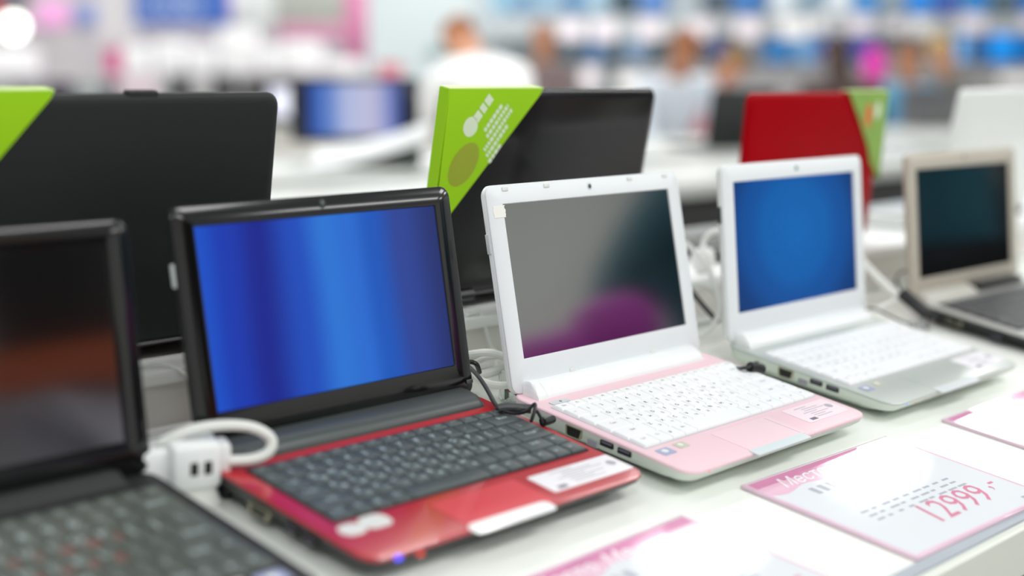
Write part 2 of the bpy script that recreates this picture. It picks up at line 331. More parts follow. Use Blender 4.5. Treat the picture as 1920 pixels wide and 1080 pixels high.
def netbook(x, y, yaw, tilt, label, P):
    Wd, u0, u1, lb, zl, tb, yf, sl = P['W'], P['u0'], P['u1'], P['lb'], P['zl'], P['tb'], P['yf'], P['sl']
    root = thing('laptop', label, 'laptop', (x*.001, y*.001, zt(y)*.001+TZ), (SLOPE, 0, yaw), 'small laptops in the front row')
    yr = P.get('yr', 4); DW = P.get('DW', Wd)
    def zd(yy): return tb + sl*(yy+yf)/190.0
    cy = (yr-yf)/2; D = yr+yf
    # lower case: wedge with an undercut front and chamfered bottom edge
    b = MB(); L = []
    for z, i, fr in ((3.0, 16, 26), (5.5, 12, 20), (10, 3.0, 6), (14, .8, 1.5), (None, 0, 0)):
        w_, d_ = DW-2*i, D-i-fr; c_ = (yr-i-yf+fr)/2
        pts = rrect(0, c_, w_, d_, 13, 6)
        L.append([(px, py, zd(py)-2.2 if z is None else z + (sl*.8)*(py+yf)/190*(z/20)) for px, py in pts])
    b.loft(L); obj('lower_case', b, P['case'], root, 40)
    b = MB()
    for fx in (-1, 1):
        for fy in (-yf+42, yr-24): b.disc((fx*(DW/2-34), fy, 0), 6, 3.6)
    obj('rubber_feet', b, black_matte, root)
    # deck
    b = MB(); pts0 = rrect(0, cy, DW+.4, D+.4, 13.2, 6); pts1 = rrect(0, cy, DW-1.4, D-1.4, 12.4, 6)
    b.loft([[(px, py, zd(py)-2.2) for px, py in pts0], [(px, py, zd(py)-.8) for px, py in pts0], [(px, py, zd(py)) for px, py in pts1]])
    obj('deck', b, P['deck'], root, 40)
    make_keyboard(root, zd, P)
    # touchpad and button bar
    b = MB(); o = rrect(-6, -154, 80, 39, 2)
    b.loft([[(px, py, zd(py)-.1) for px, py in o], [(px, py, zd(py)+.25) for px, py in o]]); obj('touchpad', b, P['pad'], root)
    if P.get('padline'):
        b = MB(); b.add([(x_, y_, zd(y_)+.28) for x_, y_ in ((27.5, -171), (27.9, -171), (27.9, -136), (27.5, -136))], [[0, 1, 2, 3]]); obj('scroll_line', b, ink_dark, root)
    b = MB(); o = rrect(-11, -177.5+P.get('bty', 0), 76, P.get('btd', 10), P.get('btr', 1.5), 5)
    b.loft([[(px, py, zd(py)-.2) for px, py in o], [(px, py, zd(py)+.4) for px, py in o], [(px*.985-.2, py, zd(py)+.9) for px, py in o]]); obj('touchpad_button', b, P['btn'], root)
    info_label(root, 'info_label', *P['lab'], zd, P['labm'], label='pale information label with fine print')
    for (sx, sy, sw, sh, mt) in P['stick']:
        b = MB(); o = rrect(sx, sy, sw, sh, P.get('str', 1.5), 4)
        b.loft([[(px, py, zd(py)+.05) for px, py in o], [(px, py, zd(py)+.35) for px, py in o]])
        b.disc((sx, sy+sh*.1, zd(sy)+.35), min(sw, sh)*.28, .1, 1)
        obj('sticker', b, [mt, stick_pale], root, label='small logo sticker on the palm rest')
    for (lx, ly, mt, r, lab) in P['leds']:
        b = MB(); b.ball((lx, ly, zd(ly)), (r, r*.7, r*.5)); obj('status_light', b, mt, root, label=lab)
    if P.get('power'):
        px, py = P['power']; b = MB(); o = rrect(0, 0, 21, 6, 1.2)
        T = Matrix.Translation((px, py, zd(py)))
        b.loft([[(q[0], q[1], -.2) for q in o], [(q[0], q[1], .8) for q in o]], 0, T=T); b.disc((1, 0, .8), 1.3, .15, 1, T=T)
        obj('power_button', b, [btn_silver, ink_dark], root, label='silver power button')
    # hinge bar in front of the lid
    h0, h1, hy, hz = P['hinge']
    b = MB(); L = []
    prof = [(hy, 0), (hy+.6, 2.6), (hy+4, hz*.62), (hy+8.5, hz*.9), (-4.5, hz), (-1.0, hz*.95), (3, hz*.8), (5, 0)]
    for hx, k in ((h0, .55), (h0+2, .85), (h0+6, 1), (h1-6, 1), (h1-2, .85), (h1, .55)):
        L.append([(hx, hy*.5+(py-hy*.5)*(.9+.1*k), zd(min(py, yr))-.5+pz*k) for py, pz in prof])
    b.loft(L); obj('hinge_bar', b, P['hingem'], root, 50)
    if P.get('caps'):
        for cx0 in P['caps']:
            b = MB(); L = []
            for hx, k in ((cx0-6, .8), (cx0-4.5, 1), (cx0+4.5, 1), (cx0+6, .8)):
                L.append([(hx, py*(1 if py > 0 else 1.06), zd(min(py, yr))-.5+pz*k*1.1) for py, pz in prof])
            b.loft(L); obj('hinge_cap', b, P['hingem'], root, 50)
    # lid
    T = tilt+SLOPE; du = Vector((0, math.sin(T), math.cos(T))); dn = Vector((0, math.cos(T), -math.sin(T)))
    TL = Matrix(((1, 0, 0, 0), (0, du.y, dn.y, 0), (0, du.z, dn.z, zl), (0, 0, 0, 1)))   # (x, u, n) -> laptop
    H = u1-lb; cu = (u1+lb)/2; rc = P.get('rc', 8); th = P.get('th', 9.5)
    b = MB(); L = []
    for n_, i in ((2.05, 0.4), (2.6, 0), (th*.55, 0), (th*.8, 1.0), (th, 4.5)):
        L.append([(px, py, n_) for px, py in rrect(0, cu, Wd-2*i, H-2*i, rc, 5)])
    b.loft(L, 0, T=TL); lid = obj('lid', b, P['lid'], root, 40)
    if P.get('cover'):
        b = MB(); b.loft([[(px, py, n_) for px, py in rrect(0, cu, Wd-2*i, H-2*i, rc, 5)] for n_, i in ((th-2.2, .9), (th+.2, 3.5), (th+.6, 6))], 0, T=TL); obj('lid_cover', b, P['cover'], root, 40, label='red back of the lid')
    sw, sh = P['sw'], P['sh']
    b = MB()
    out0 = rrect(0, cu, Wd-.2, H-.2, rc, 5); out1 = rrect(0, cu, Wd-3.0, H-3.0, rc-1, 5)
    in1 = rrect(0, u0+sh/2, sw+1.2, sh+1.2, .6, 5); in2 = rrect(0, u0+sh/2, sw, sh, .5, 5)
    b.loft([[(px, py, 2.2) for px, py in out0], [(px, py, 1.1) for px, py in out0], [(px, py, 0) for px, py in out1], [(px, py, 0) for px, py in in1], [(px, py, 1.3) for px, py in in2]], 0, False, False, TL)
    obj('bezel', b, P['bezel'], root, 40)
    b = MB(); b.add([(-sw/2-.3, u0-.3, 1.2), (sw/2+.3, u0-.3, 1.2), (sw/2+.3, u0+sh+.3, 1.2), (-sw/2-.3, u0+sh+.3, 1.2)], [[0, 1, 2, 3]], 0)
    b.add([(px, py, 1.3+q) for q in (0, .5) for px, py in ((-sw/2, u0), (sw/2, u0), (sw/2, u0+sh), (-sw/2, u0+sh))], [[0, 1, 2, 3], [4, 5, 6, 7]], 0)
    scr = obj('screen', b, P['screen'], root)
    Tm = TL.copy(); Tm.translation = Vector((0, 0, zl*.001)); scr.matrix_local = Tm
    b = MB()
    b.disc((0, 0, 0), 3.4, .25, 0); b.disc((0, 0, .2), 2.0, .3, 1)
    cm = obj('webcam', b, [P.get('camring', P['bezel']), lens_m], root); cm.matrix_local = Tm @ Matrix.Translation((-.0004, P['cam']*.001, 0)) @ Matrix.Rotation(PI, 4, 'X')
    for fx, fu in P.get('bumpers', ()):
        b = MB(); b.box(-3.5, 3.5, -1.6, 1.6, -.1, .8, b=.5)
        f_ = obj('bumper', b, P.get('bump', foot_grey), root); f_.matrix_local = Tm @ Matrix.Translation((fx*.001, fu*.001, 0)) @ Matrix.Rotation(PI, 4, 'X')
    if P.get('latch'):
        b = MB(); b.box(-Wd/2-1.2, -Wd/2+.5, P['latch'][0], P['latch'][1], th*.35, th*.75, b=.5, T=TL); obj('side_pad', b, P.get('latchm', btn_silver), root, label='small grey pad on the lid edge')
    if P.get('tape'):
        b = MB(); x0, x1, t0, t1 = P['tape']; random.seed(3)
        ed = [(x0, t0), (x1, t0)] + [(x1+random.uniform(-1, 1), t0+(t1-t0)*k/8) for k in range(1, 8)] + [(x1, t1), (x0, t1)] + [(x0+random.uniform(-.6, .6), t1+(t0-t1)*k/5) for k in range(1, 5)]
        b.loft([[(px, py, -.05) for px, py in ed], [(px, py, -.35) for px, py in ed]], 0, T=TL); obj('tape_piece', b, tape_m, root, label='piece of cream tape at the screen corner')
    # ports on the left side
    xs = -DW/2
    for kind, ya, yb, za, zb in P['ports']:
        b = MB()
        if kind == 'vga':
            zc, yc = (za+zb)/2, (ya+yb)/2; hw, hh = abs(yb-ya)/2, abs(zb-za)/2
            tr = [(hw, hh*.9), (hw*.9, hh), (-hw*.9, hh), (-hw, hh*.9), (-hw*.86, -hh*.8), (-hw*.7, -hh), (hw*.7, -hh), (hw*.86, -hh*.8)]
            b.loft([[(xs-d_, yc+py*k, zc+pz*k) for py, pz in tr] for d_, k in ((-1.5, 1), (.7, 1), (.7, .84), (-.5, .82))], 0, True, False)
            b.loft([[(xs-d_, yc+py*.81, zc+pz*.81) for py, pz in tr] for d_ in (-2, .25)], 1)
            for r_ in range(3):
                for c_ in range(5): b.disc((0, 0, 0), .35, .2, 2, T=Matrix.Translation((xs-.25, yc+(c_-2)*hw*.3, zc+(r_-1)*hh*.5)) @ Matrix.Rotation(-PI/2, 4, 'Y'), n=6)
            obj('video_port', b, [port_metal, port_black, pin_m], root, label='dark video port with a metal rim')
        elif kind == 'usb':
            b.loft([[(xs-d_, py, pz) for py, pz in rrect((ya+yb)/2, (za+zb)/2, abs(yb-ya), abs(zb-za), .8, 2)] for d_ in (-2, .3)], 0)
            b.box(xs-.4, xs+1, min(ya, yb)+1.5, max(ya, yb)-1.5, (za+zb)/2+.2, (za+zb)/2+1.4, 1); obj('usb_port', b, [port_black, ink_dark], root)
        elif kind == 'vent':
            for k in range(9): b.box(xs-.3, xs+1, yb+(ya-yb)*k/9, yb+(ya-yb)*(k+.45)/9, za, zb, 0)
            obj('air_vent', b, P.get('ventm', ink), root)
        elif kind == 'jack':
            b.disc((0, 0, 0), 3.4, .5, 0, T=Matrix.Translation((xs, ya, za)) @ Matrix.Rotation(-PI/2, 4, 'Y')); obj('power_jack', b, port_black, root)
    return root, TL, zd

ports3 = [('vga', -56.5, -73.6, 11.5, 20), ('usb', -91.4, -104.2, 14.4, 19), ('usb', -108.6, -121.4, 13.8, 18.4), ('vent', -78.5, -88.5, 10.5, 15), ('jack', -33, -33, 14.5, 14.5)]
BASE = dict(W=257.8, sw=222.6, sh=125.4, u0=24, u1=165.5, lb=-3, zl=29, tb=20, yf=176.5, sl=5.6, kw=242.5, ky0=33.3, ky1=126.8, kx=1.8, rc=8)
pk = dict(BASE, case=case_grey, deck=pink_deck, tray=tray_white, key=key_white, legend=leg_dark, legend2=leg_soft, pad=pink_pad, padline=True, btn=btn_grey,
          lab=(57, 121, -163, -134), labm=label_pink, stick=[(-110, -139, 15, 11, stick_blue), (-88, -137, 13, 9, stick_olive)], leds=[(-111.5, -180, led_red, 1.0, 'tiny red status light')],
          power=(-104, -27.6), hinge=(-106, 112, -17, 11), hingem=plastic_white, caps=(-112,), lid=plastic_white, bezel=plastic_bezel, screen=off_screen, cam=158.1, camring=btn_grey,
          bumpers=[(-107, 161.6), (-56, 161.6), (56, 161.6), (108, 161.6), (-55, 7), (56, 7)], latch=(111, 127), tape=(-124, -110, 139, 148.8), ports=ports3, gap=.75, soft=True)
netbook(951.1, 772.6, .011, .187, 'white lidded laptop with pink palm rest, its dark screen switched off', pk)
sv = dict(BASE, u0=23.6, u1=166, zl=29.5, tb=19.6, deck=silver_deck, case=case_grey, tray=tray_white, key=key_white, legend=leg_soft, legend2=leg_soft, pad=silver_deck, btn=btn_silver, padline=False,
          lab=(58, 124, -164.5, -134.5), labm=label_paper, stick=[(-111, -139, 15, 11, stick_blue), (-88, -137, 13, 9, stick_olive)], leds=[(-114.3, -181, led_blue_faint, 1.2, 'tiny blue status light'), (-102, -183, led_red, .8, 'tiny red status light')],
          hinge=(-112, 116, -17, 11), hingem=plastic_white, caps=(-113,), lid=plastic_white, bezel=plastic_bezel, screen=deep_blue, cam=157.7, camring=btn_grey,
          latch=(111, 127), latchm=hinge_dark, ports=ports3, gap=.75, soft=True, btd=12)
netbook(1255.2, 774.1, 0.0, .08, 'white lidded laptop with silver palm rest and deep blue lit screen', sv)
rd = dict(BASE, u0=19.1, u1=159.4, lb=-6, zl=32.5, tb=19.7, yf=176.3, DW=263, case=black_satin, deck=red_deck, tray=tray_dark, key=key_dark, legend=leg_light, legend2=leg_light, pad=red_pad, btn=btn_white,
          kw=240, ky0=34.8, ky1=124.8, kx=4, lab=(44, 130, -165, -137.5), labm=label_paper, stick=[(-113, -137.5, 19, 15, stick_pale), (-93, -136, 22, 17, stick_pale)], str=7,
          leds=[(-114, -181, led_blue, 2.6, 'blue glowing status light'), (-99, -184, led_red, 2.6, 'red status light')],
          hinge=(-126, 119, -24, 10), hingem=hinge_dark, lid=black_satin, cover=mat('dark_red_lid_back', (84, 6, 14), 0.4), bezel=black_gloss, screen=blue_lit, cam=153.3, camring=black_satin, bumpers=[(124.5, 4.2), (-124.5, 4.2)], bump=hinge_dark,
          latch=(105.5, 121.5), ports=[('vga', -59, -80.5, 8, 15), ('usb', -96, -109, 10, 14), ('usb', -114, -127, 9.5, 13.5)], ls=1.5, kh=2.2, gap=1.3, taper=1.1, btd=13, btr=5, bty=0, rc=9)
netbook(667.1, 790.7, -.001, .171, 'black bezelled laptop with red palm rest and blue lit screen', rd)
bk = dict(BASE, u0=18, u1=158, lb=-4, zl=30, case=black_satin, deck=black_matte, tray=tray_dark, key=key_black, legend=leg_light, legend2=leg_red, pad=black_satin, btn=black_satin,
          kw=236, ky0=22, ky1=146, kx=0, lab=(20, 60, -172, -158), labm=black_satin, stick=[(78, -156, 24, 16, stick_pale), (106, -156, 20, 14, stick_blue)], leds=[],
          hinge=(-110, 104, -14, 9), hingem=black_matte, lid=black_gloss, bezel=black_gloss, screen=off_screen, cam=152, camring=black_satin, ports=[('vga', -56.5, -73.6, 12, 19)], ls=2.0, kh=2.4, gap=1.2, rc=9)
netbook(368, 784, 0.0, .12, 'glossy all black laptop at the left edge with its screen off', bk)
bg_ = dict(BASE, u0=15.9, u1=160, lb=-3, zl=30.7, tb=19, yf=176, case=black_satin, deck=black_deck, tray=tray_dark, key=key_grey, legend=leg_light, legend2=leg_light, pad=black_deck, btn=btn_silver,
          kw=238, ky0=27, ky1=124, kx=5, lab=(60, 120, -164, -138), labm=label_paper, stick=[], leds=[], hinge=(-118, -6, -19, 9), hingem=warm_grey, lid=beige_m, bezel=beige_m, screen=off_screen, cam=152.9,
          bumpers=[(-79, 1.5), (79, 1.5)], bump=warm_grey, ports=[('vga', -47, -66, 9, 15), ('usb', -101, -116, 7, 12)], ls=1.1, gap=1.3, rc=7)
br, TLb, zdb = netbook(1634.5, 778.6, -.042, .085, 'champagne framed laptop with dark keyboard at the right edge of the front row', bg_)
b = MB(); b.box(0, 112, -17, 0, zdb(-10)+.3, zdb(-10)+9, b=3); obj('battery_cover', b, black_satin, br, label='black hinge section')

# ------------------------------------------------------------------ larger laptops on the riser, seen from behind
red_lid = mat('red_gloss_lid', (158, 0, 14), 0.35, spec=0.06, coat=0.0, var=0.04, scale=6)
charcoal_lid = mat('charcoal_lid', (26, 30, 31), 0.5, spec=0.35, coat=0.0, var=0.08, scale=8)
white_lid = mat('white_gloss_lid', (232, 235, 233), 0.25, coat=0.5, var=0.01, scale=6)
black_lid = mat('black_gloss_lid', (10, 9, 11), 0.2, spec=0.45, coat=0.15, var=0.1, scale=6)
def back_laptop(x, label, lm, bm_, Wd=291, H=187, lean=math.radians(10.5), yaw=0.0, yb=925, zb=77, loc=None, bumper=None, group='larger laptops on the raised shelf'):
    root = thing('laptop', label, 'laptop', loc if loc else (x*.001, yb*.001, zb*.001+TZ), (0, 0, yaw), group)
    b = MB(); L = []
    for z, i, nr in ((1.5, 6, 46), (4, 2.5, 34), (9, .4, 12), (13, 0, 0), (15, 1.2, 0)): L.append([(px, py, z) for px, py in rrect(0, 97+nr/2, Wd-2*i, 200-2*i-nr, 10)])
    b.loft(L); obj('base', b, bm_, root)
    b = MB()
    for fx in (-1, 1):
        for fy in (62, 175): b.disc((fx*(Wd/2-30), fy, 0), 6, 2)
    obj('rubber_feet', b, black_matte, root)
    b = MB(); o = rrect(0, 88, Wd-24, 100, 3); b.loft([[(px, py, 14.9) for px, py in o], [(px, py, 15.4) for px, py in o]])
    for r_ in range(5):
        for c_ in range(14):
            kx, ky = -Wd/2+16+(Wd-32)*(c_+.5)/14, 46+r_*19+4
            b.box(kx-8, kx+8, ky-7.5, ky+7.5, 15.4, 17, 1)
    obj('keyboard', b, [tray_dark, key_black if bm_ is not white_lid else key_white], root)
    for hx in (-Wd/2+41, Wd/2-41):
        b = MB(); b.tube([(hx-19, -1, 13), (hx+19, -1, 13)], 6); obj('hinge', b, black_satin, root)
    # the lid: back face towards -y, leaning towards -y
    du = Vector((0, -math.sin(lean), math.cos(lean))); dn = Vector((0, -math.cos(lean), -math.sin(lean)))
    TL = Matrix(((1, 0, 0, 0), (0, du.y, dn.y, -2), (0, du.z, dn.z, 13), (0, 0, 0, 1)))
    b = MB(); L = []
    for n_, i in ((-8, .6), (-7.2, 0), (-3.6, 0), (-2.0, 1.0), (-.7, 3.2), (0, 8)): L.append([(px, py, n_) for px, py in rrect(0, H/2, Wd-2*i, H-2*i, 11, 6)])
    b.loft(L, 0, T=TL); obj('lid', b, lm, root, 45)
    b = MB(); b.box(-Wd/2+14, Wd/2-14, 22, H-16, -8.5, -7.8, T=TL); obj('screen', b, off_screen, root)
    if bumper:
        b = MB(); b.box(bumper-13, bumper+13, H-3, H+2.2, -8.5, -1, b=1.5, T=TL); obj('rubber_bumper', b, black_matte, root, label='dark rubber bumper on the top edge')
    return root, TL, du, dn
bL, TbL, _, _ = back_laptop(549.6, 'matte charcoal laptop seen from behind at far left of the raised shelf', charcoal_lid, black_satin, H=188, lean=math.radians(9.3), bumper=24)
bG, TbG, _, _ = back_laptop(1018, 'glossy black laptop seen from behind with tag on its left corner', black_lid, black_satin, H=190, lean=math.radians(10.9))
bR, TbR, _, _ = back_laptop(1507, 'glossy red laptop seen from behind on the raised shelf', red_lid, black_satin, Wd=296, H=181, lean=math.radians(5))
bW, TbW, _, _ = back_laptop(1987.6, 'white laptop seen from behind at the right end of the raised shelf', white_lid, white_lid, Wd=296, H=185)
b = MB(); b.disc((0, 0, 0), 17, .6, T=TbG @ Matrix.Translation((0, 64, -.2))); obj('lid_badge', b, btn_silver, bG, label='faint grey round badge')
# green corner sleeves
green_m = mat('lime_green_card', (158, 212, 26), 0.5, spec=0.2, coat=0.0, var=0.04, scale=10)
green_glare = mat('glare_lime_card', (216, 240, 160), 0.5, coat=0.2, var=0.02)  # bright blurred top edge of the sleeves, painted as a pale colour
tag_white = mat('sleeve_white_print', (222, 236, 208), 0.5, var=0.03)
tag_olive = mat('sleeve_olive_print', (158, 172, 44), 0.5, var=0.08, scale=60)
tag_orange = mat('sleeve_orange_print', (224, 120, 70), 0.5, var=0.05)
tag_leaf = mat('sleeve_leaf_green', (150, 190, 90), 0.5, var=0.15, scale=60)
def corner_sleeve(base, TL, label, pts, H, art, m0=green_m, back=True):
    # pts: triangle on the lid's back plane (x, u); a card pocket wrapped over the lid corner
    root = thing('corner_sleeve', label, 'promotional tag', base.location, base.rotation_euler, 'green promotional corner sleeves')
    b = MB(); out = []
    cxm = sum(p[0] for p in pts)/len(pts); cum = sum(p[1] for p in pts)/len(pts)
    b.loft([[(px, pu, 1.2) for px, pu in pts], [(px, pu, 2.0) for px, pu in pts]], 0, T=TL)
    obj('front_panel', b, m0, root)
    sgn = -1 if cxm < 0 else 1; xe = max(abs(p[0]) for p in pts)*sgn
    us = [p[1] for p in pts if abs(p[0]-xe) < 6]
    b = MB(); b.loft([[(xe-.5*k, pu, n_) for n_, pu in ((1.9, min(us)), (1.9, max(us)), (-10.2, max(us)), (-10.2, min(us)))] for k in (0, 2)], 0, T=TL); obj('side_panel', b, m0, root)
    xs = [p[0] for p in pts if abs(p[1]-max(q[1] for q in pts)) < 3]; xa, xb = min(xs), max(xs); ut = max(p[1] for p in pts)
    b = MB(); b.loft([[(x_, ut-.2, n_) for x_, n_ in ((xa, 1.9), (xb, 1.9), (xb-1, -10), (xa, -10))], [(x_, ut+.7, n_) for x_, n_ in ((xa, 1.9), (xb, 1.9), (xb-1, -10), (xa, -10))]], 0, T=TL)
    obj('top_glare_fold', b, green_glare, root, label='added fold over the top edge, painted pale with glare')
    b = MB(); b.loft([[(px, pu, -9.6) for px, pu in pts], [(px, pu, -10.4) for px, pu in pts]], 0, T=TL); obj('rear_panel', b, m0, root)
    b = MB(); art(b, TL); obj('print', b, [tag_white, tag_olive, tag_orange, tag_leaf], root, label='printed lettering and picture')
    return root
def art_bars(b, TL, ox, ou, s=1.0, rot=math.radians(52)):
    A = TL @ Matrix.Translation((ox, ou, 2.1)) @ Matrix.Rotation(rot, 4, 'Z')
    def bar(x0, x1, y0, y1, mi=0): b.add([(x0*s, y0*s, 0), (x1*s, y0*s, 0), (x1*s, y1*s, 0), (x0*s, y1*s, 0)], [[0, 1, 2, 3]], mi, A)
    random.seed(5)
    for row, (x0, x1) in enumerate(((4, 34), (2, 38), (-8, 38), (-10, 26), (-12, 8))):
        x = x0
        while x < x1:
            l = random.uniform(2.0, 4.5); bar(x, min(x+l, x1), -row*6.6-4.2, -row*6.6); x += l+1.0
    b.add([(-4*s+9*s*math.cos(2*PI*k/18), 15*s+9*s*math.sin(2*PI*k/18), 0) for k in range(18)], [list(range(18))], 0, A)
    for k, (x0, x1) in enumerate(((4, 12), (14, 20), (22, 30))): bar(x0, x1, 10, 19)
    b.add([((-32+22*math.cos(2*PI*k/20))*s, (-4+15*math.sin(2*PI*k/20))*s, -.02) for k in range(20)], [list(range(20))], 1, A)
HL = 190.6
corner_sleeve(bG, TbG, 'green corner sleeve with white lettering on the black laptop', [(-149, HL+1), (-30, HL+1), (-33, HL-5), (-138, 70), (-147, 66)], HL, lambda b, T: art_bars(b, T, -104, 152))
def art_left(b, TL):
    A = TL @ Matrix.Translation((-128, 130, 2.1)); b.add([(6*math.cos(2*PI*k/16), 12*math.sin(2*PI*k/16), 0) for k in range(16)], [list(range(16))], 0, A)
corner_sleeve(bL, TbL, 'plain green corner sleeve on the charcoal laptop at far left', [(-149, HL+1), (-47, HL+1), (-49, HL-4), (-140, 84), (-147, 80)], HL, art_left)
def art_red(b, TL):
    A = TL @ Matrix.Translation((112, 152, 2.1)); b.add([(9*math.cos(2*PI*k/16), 15*math.sin(2*PI*k/16), 0) for k in range(16)], [list(range(16))], 2, A)
    A = TL @ Matrix.Translation((134, 158, 2.1)); b.add([(7*math.cos(2*PI*k/16), 11*math.sin(2*PI*k/16), 0) for k in range(16)], [list(range(16))], 0, A)
    A = TL @ Matrix.Translation((137, 118, 2.1)); b.add([(10*math.cos(2*PI*k/16), 18*math.sin(2*PI*k/16), 0) for k in range(16)], [list(range(16))], 3, A)
corner_sleeve(bR, TbR, 'green corner sleeve with an orange picture on the red laptop', [(60, 182), (158, 182), (154, 72), (146, 80), (132, 91), (119, 114), (93, 146)], HL, art_red, tag_leaf)

# ------------------------------------------------------------------ price cards on the counter
card_edge = mat('clear_card_sleeve_edge', (226, 196, 212), 0.2, coat=0.5, var=0.02)
card_paper = mat('price_card_paper', (226, 230, 235), 0.5, spec=0.1, coat=0.8, var=0.008, scale=20)
card_pink = mat('price_card_pink_header', (240, 150, 196), 0.5, spec=0.1, coat=0.8, var=0.2, scale=18)
card_rose = mat('price_card_rose_header', (246, 196, 220), 0.5, spec=0.1, coat=0.8, var=0.1, scale=18)
card_line = mat('price_card_pink_border', (240, 190, 220), 0.3, coat=0.8, var=0.02)
card_white = mat('price_card_white_script', (252, 250, 252), 0.5, spec=0.1, coat=0.8, var=0.01)
card_grey = mat('price_card_grey_print', (176, 180, 192), 0.5, spec=0.1, coat=0.8, var=0.03)
card_red = mat('price_card_rose_digits', (222, 128, 160), 0.5, spec=0.1, coat=0.8, var=0.05)
def price_card(x, y, yaw, label, dy=0):
    root = thing('price_card', label, 'price card', (x*.001, y*.001, zt(y)*.001+TZ), (SLOPE, 0, yaw), 'pink headed price cards on the counter')
    w_, d_ = 210, 148.5
    b = MB(); b.box(0, w_, -d_, 0, .2, 3.0, b=.8); obj('clear_sleeve', b, card_edge, root)
    b = MB(); z = 3.1
    def q(x0, x1, y0, y1, mi, dz=0): b.add([(x0, y0, z+dz), (x1, y0, z+dz), (x1, y1, z+dz), (x0, y1, z+dz)], [[0, 1, 2, 3]], mi)
    q(2, w_-2, -d_+2, -2, 0)
    q(3, w_-3, -13, -3, 1, .04)
    # header fades into rose along a wavy lower edge
    n = 24; wav = [(3+(w_-6)*k/n, -26-3*math.sin(k*.9)-2*math.sin(k*.37)) for k in range(n+1)]
    b.add([(p[0], -13, z+.04) for p in wav] + [(p[0], p[1], z+.04) for p in wav], [[k, k+1, n+2+k, n+1+k] for k in range(n)], 2)
    for (x0, x1, y0, y1) in ((2, 4, -d_+2, -2), (w_-4, w_-2, -d_+2, -2), (2, w_-2, -d_+2, -d_+4)): q(x0, x1, y0, y1, 3, .05)
    def text(s_, size, px, py, mi, shear=0.0, sx=1.0):
        vs, fs = glyphs(s_, size, shear); b.add([(v[0]*sx+px, v[1]+py, z+.09) for v in vs], fs, mi)
    text('Место. Ме', 20, 78, -17, 4, .35)
    for j in range(6): q(40+j*11, 40+j*11+random.uniform(5, 8.5), -44, -33, 5, .06)
    for k in range(3):
        yy = -82-k*7
        for j in range(9): q(36+j*15, 36+j*15+random.uniform(6, 13), yy-1.2, yy+1.2, 5, .06)
    text('12999', 40, 118, -113, 6, .25, .95); text(',-', 30, 184, -104, 6, .2)
    for j in range(3): q(182+j*7, 187+j*7, -140, -135, 5, .06)
    obj('price_sheet', b, [card_paper, card_pink, card_rose, card_line, card_white, card_grey, card_red], root, smooth=0)
    return root
price_card(878.5, 588.6, -.0234, 'pink headed price card in front of the pink laptop')
price_card(585, 574, .035, 'pink headed price card in front of the red laptop, lowest in the photo')
price_card(1183.4, 580.4, -.0063, 'pink headed price card at the right edge, in front of the silver laptop')

# ------------------------------------------------------------------ cables, plugs and security sensors
cab_white = mat('white_cable', (232, 234, 230), 0.45, var=0.02)
cab_black = mat('black_cable', (24, 25, 27), 0.4, var=0.08)
cab_grey = mat('grey_cable', (64, 66, 68), 0.4, var=0.05)
clear_m = mat('clear_sensor_case', (236, 240, 240), 0.08, spec=0.5, var=0.01, trans=0.92, ior=1.06)
pcb_m = mat('sensor_circuit_board', (60, 110, 60), 0.5, var=0.3, scale=400)
chrome = mat('bright_metal', (200, 202, 204), 0.2, metal=1.0, var=0.02)
def vp(px, py, dep): p = CAM + ray(px, py)*dep; return p*1000
def cable(label, pix, r, m, dep, group=None, name='cable'):
    pts = [vp(p[0], p[1], p[2] if len(p) > 2 else dep) for p in pix]
    for p in pts:
        lim = (zt(p.y) if p.y < 883 else 77) + r + .3
        if p.z < lim and p.y < 1190: p.z = lim
    b = MB(); path = smooth_path(pts); o0 = path[0].copy(); b.tube([p-o0 for p in path], r)
    o = obj(name, b, m); o.location = o0*.001 + Vector((0, 0, TZ)); return tag(o, label, 'cable', group)
g = 'white cables behind the front laptops'
cable('white cable forming the tall arch between the red and pink laptops', [(876, 676, 1.285), (888, 656, 1.29), (902, 645, 1.29), (918, 648, 1.29), (928, 660, 1.285), (930, 690, 1.26)], 2.0, cab_white, 1.28, g)
cable('thicker white cable running level from red laptop to pink lid', [(868, 668, 1.21), (890, 663, 1.21), (915, 661, 1.2), (935, 665, 1.2), (965, 678, 1.2)], 3.4, cab_white, 1.2, g)
cable('white cable curving below the level one between red and pink laptops', [(870, 690, 1.22), (892, 680, 1.22), (912, 671, 1.22), (935, 668, 1.22), (965, 672, 1.22)], 2.6, cab_white, 1.22, g)
cable('white cable lying on the counter behind the hinge of pink laptop', [(872, 704, 1.22), (900, 703, 1.22), (925, 697, 1.22), (965, 684, 1.23)], 4.2, cab_white, 1.22, g)
cable('white cable sagging from red laptop towards the clear sensor', [(874, 690, 1.2), (888, 703, 1.2), (905, 715, 1.19), (930, 722, 1.18), (960, 722, 1.18)], 3.2, cab_white, 1.19, g)
cable('short black cable bend beside the red laptop edge', [(872, 680, 1.17), (885, 679, 1.17), (894, 684, 1.17), (899, 698, 1.18)], 2.0, cab_black, 1.17)
cable('dark grey cable running down from behind the red laptop', [(872, 682, 1.16), (888, 696, 1.15), (903, 714, 1.14), (916, 735, 1.13), (928, 757, 1.12), (938, 766, 1.11)], 1.8, cab_grey, 1.14)
tl = thing('power_plug', 'black power plug and knotted lead at the left side of pink laptop', 'power lead', at_table(990, 790)+Vector((0, 0, TZ)))
def sub(name, pix, r, m, parent, n=12, label=None):
    pts = [vp(*p) - (parent.location - Vector((0, 0, TZ)))*1000 for p in pix]
    b = MB(); b.tube(smooth_path(pts, 5), r, n=n); return obj(name, b, m, parent, label=label)
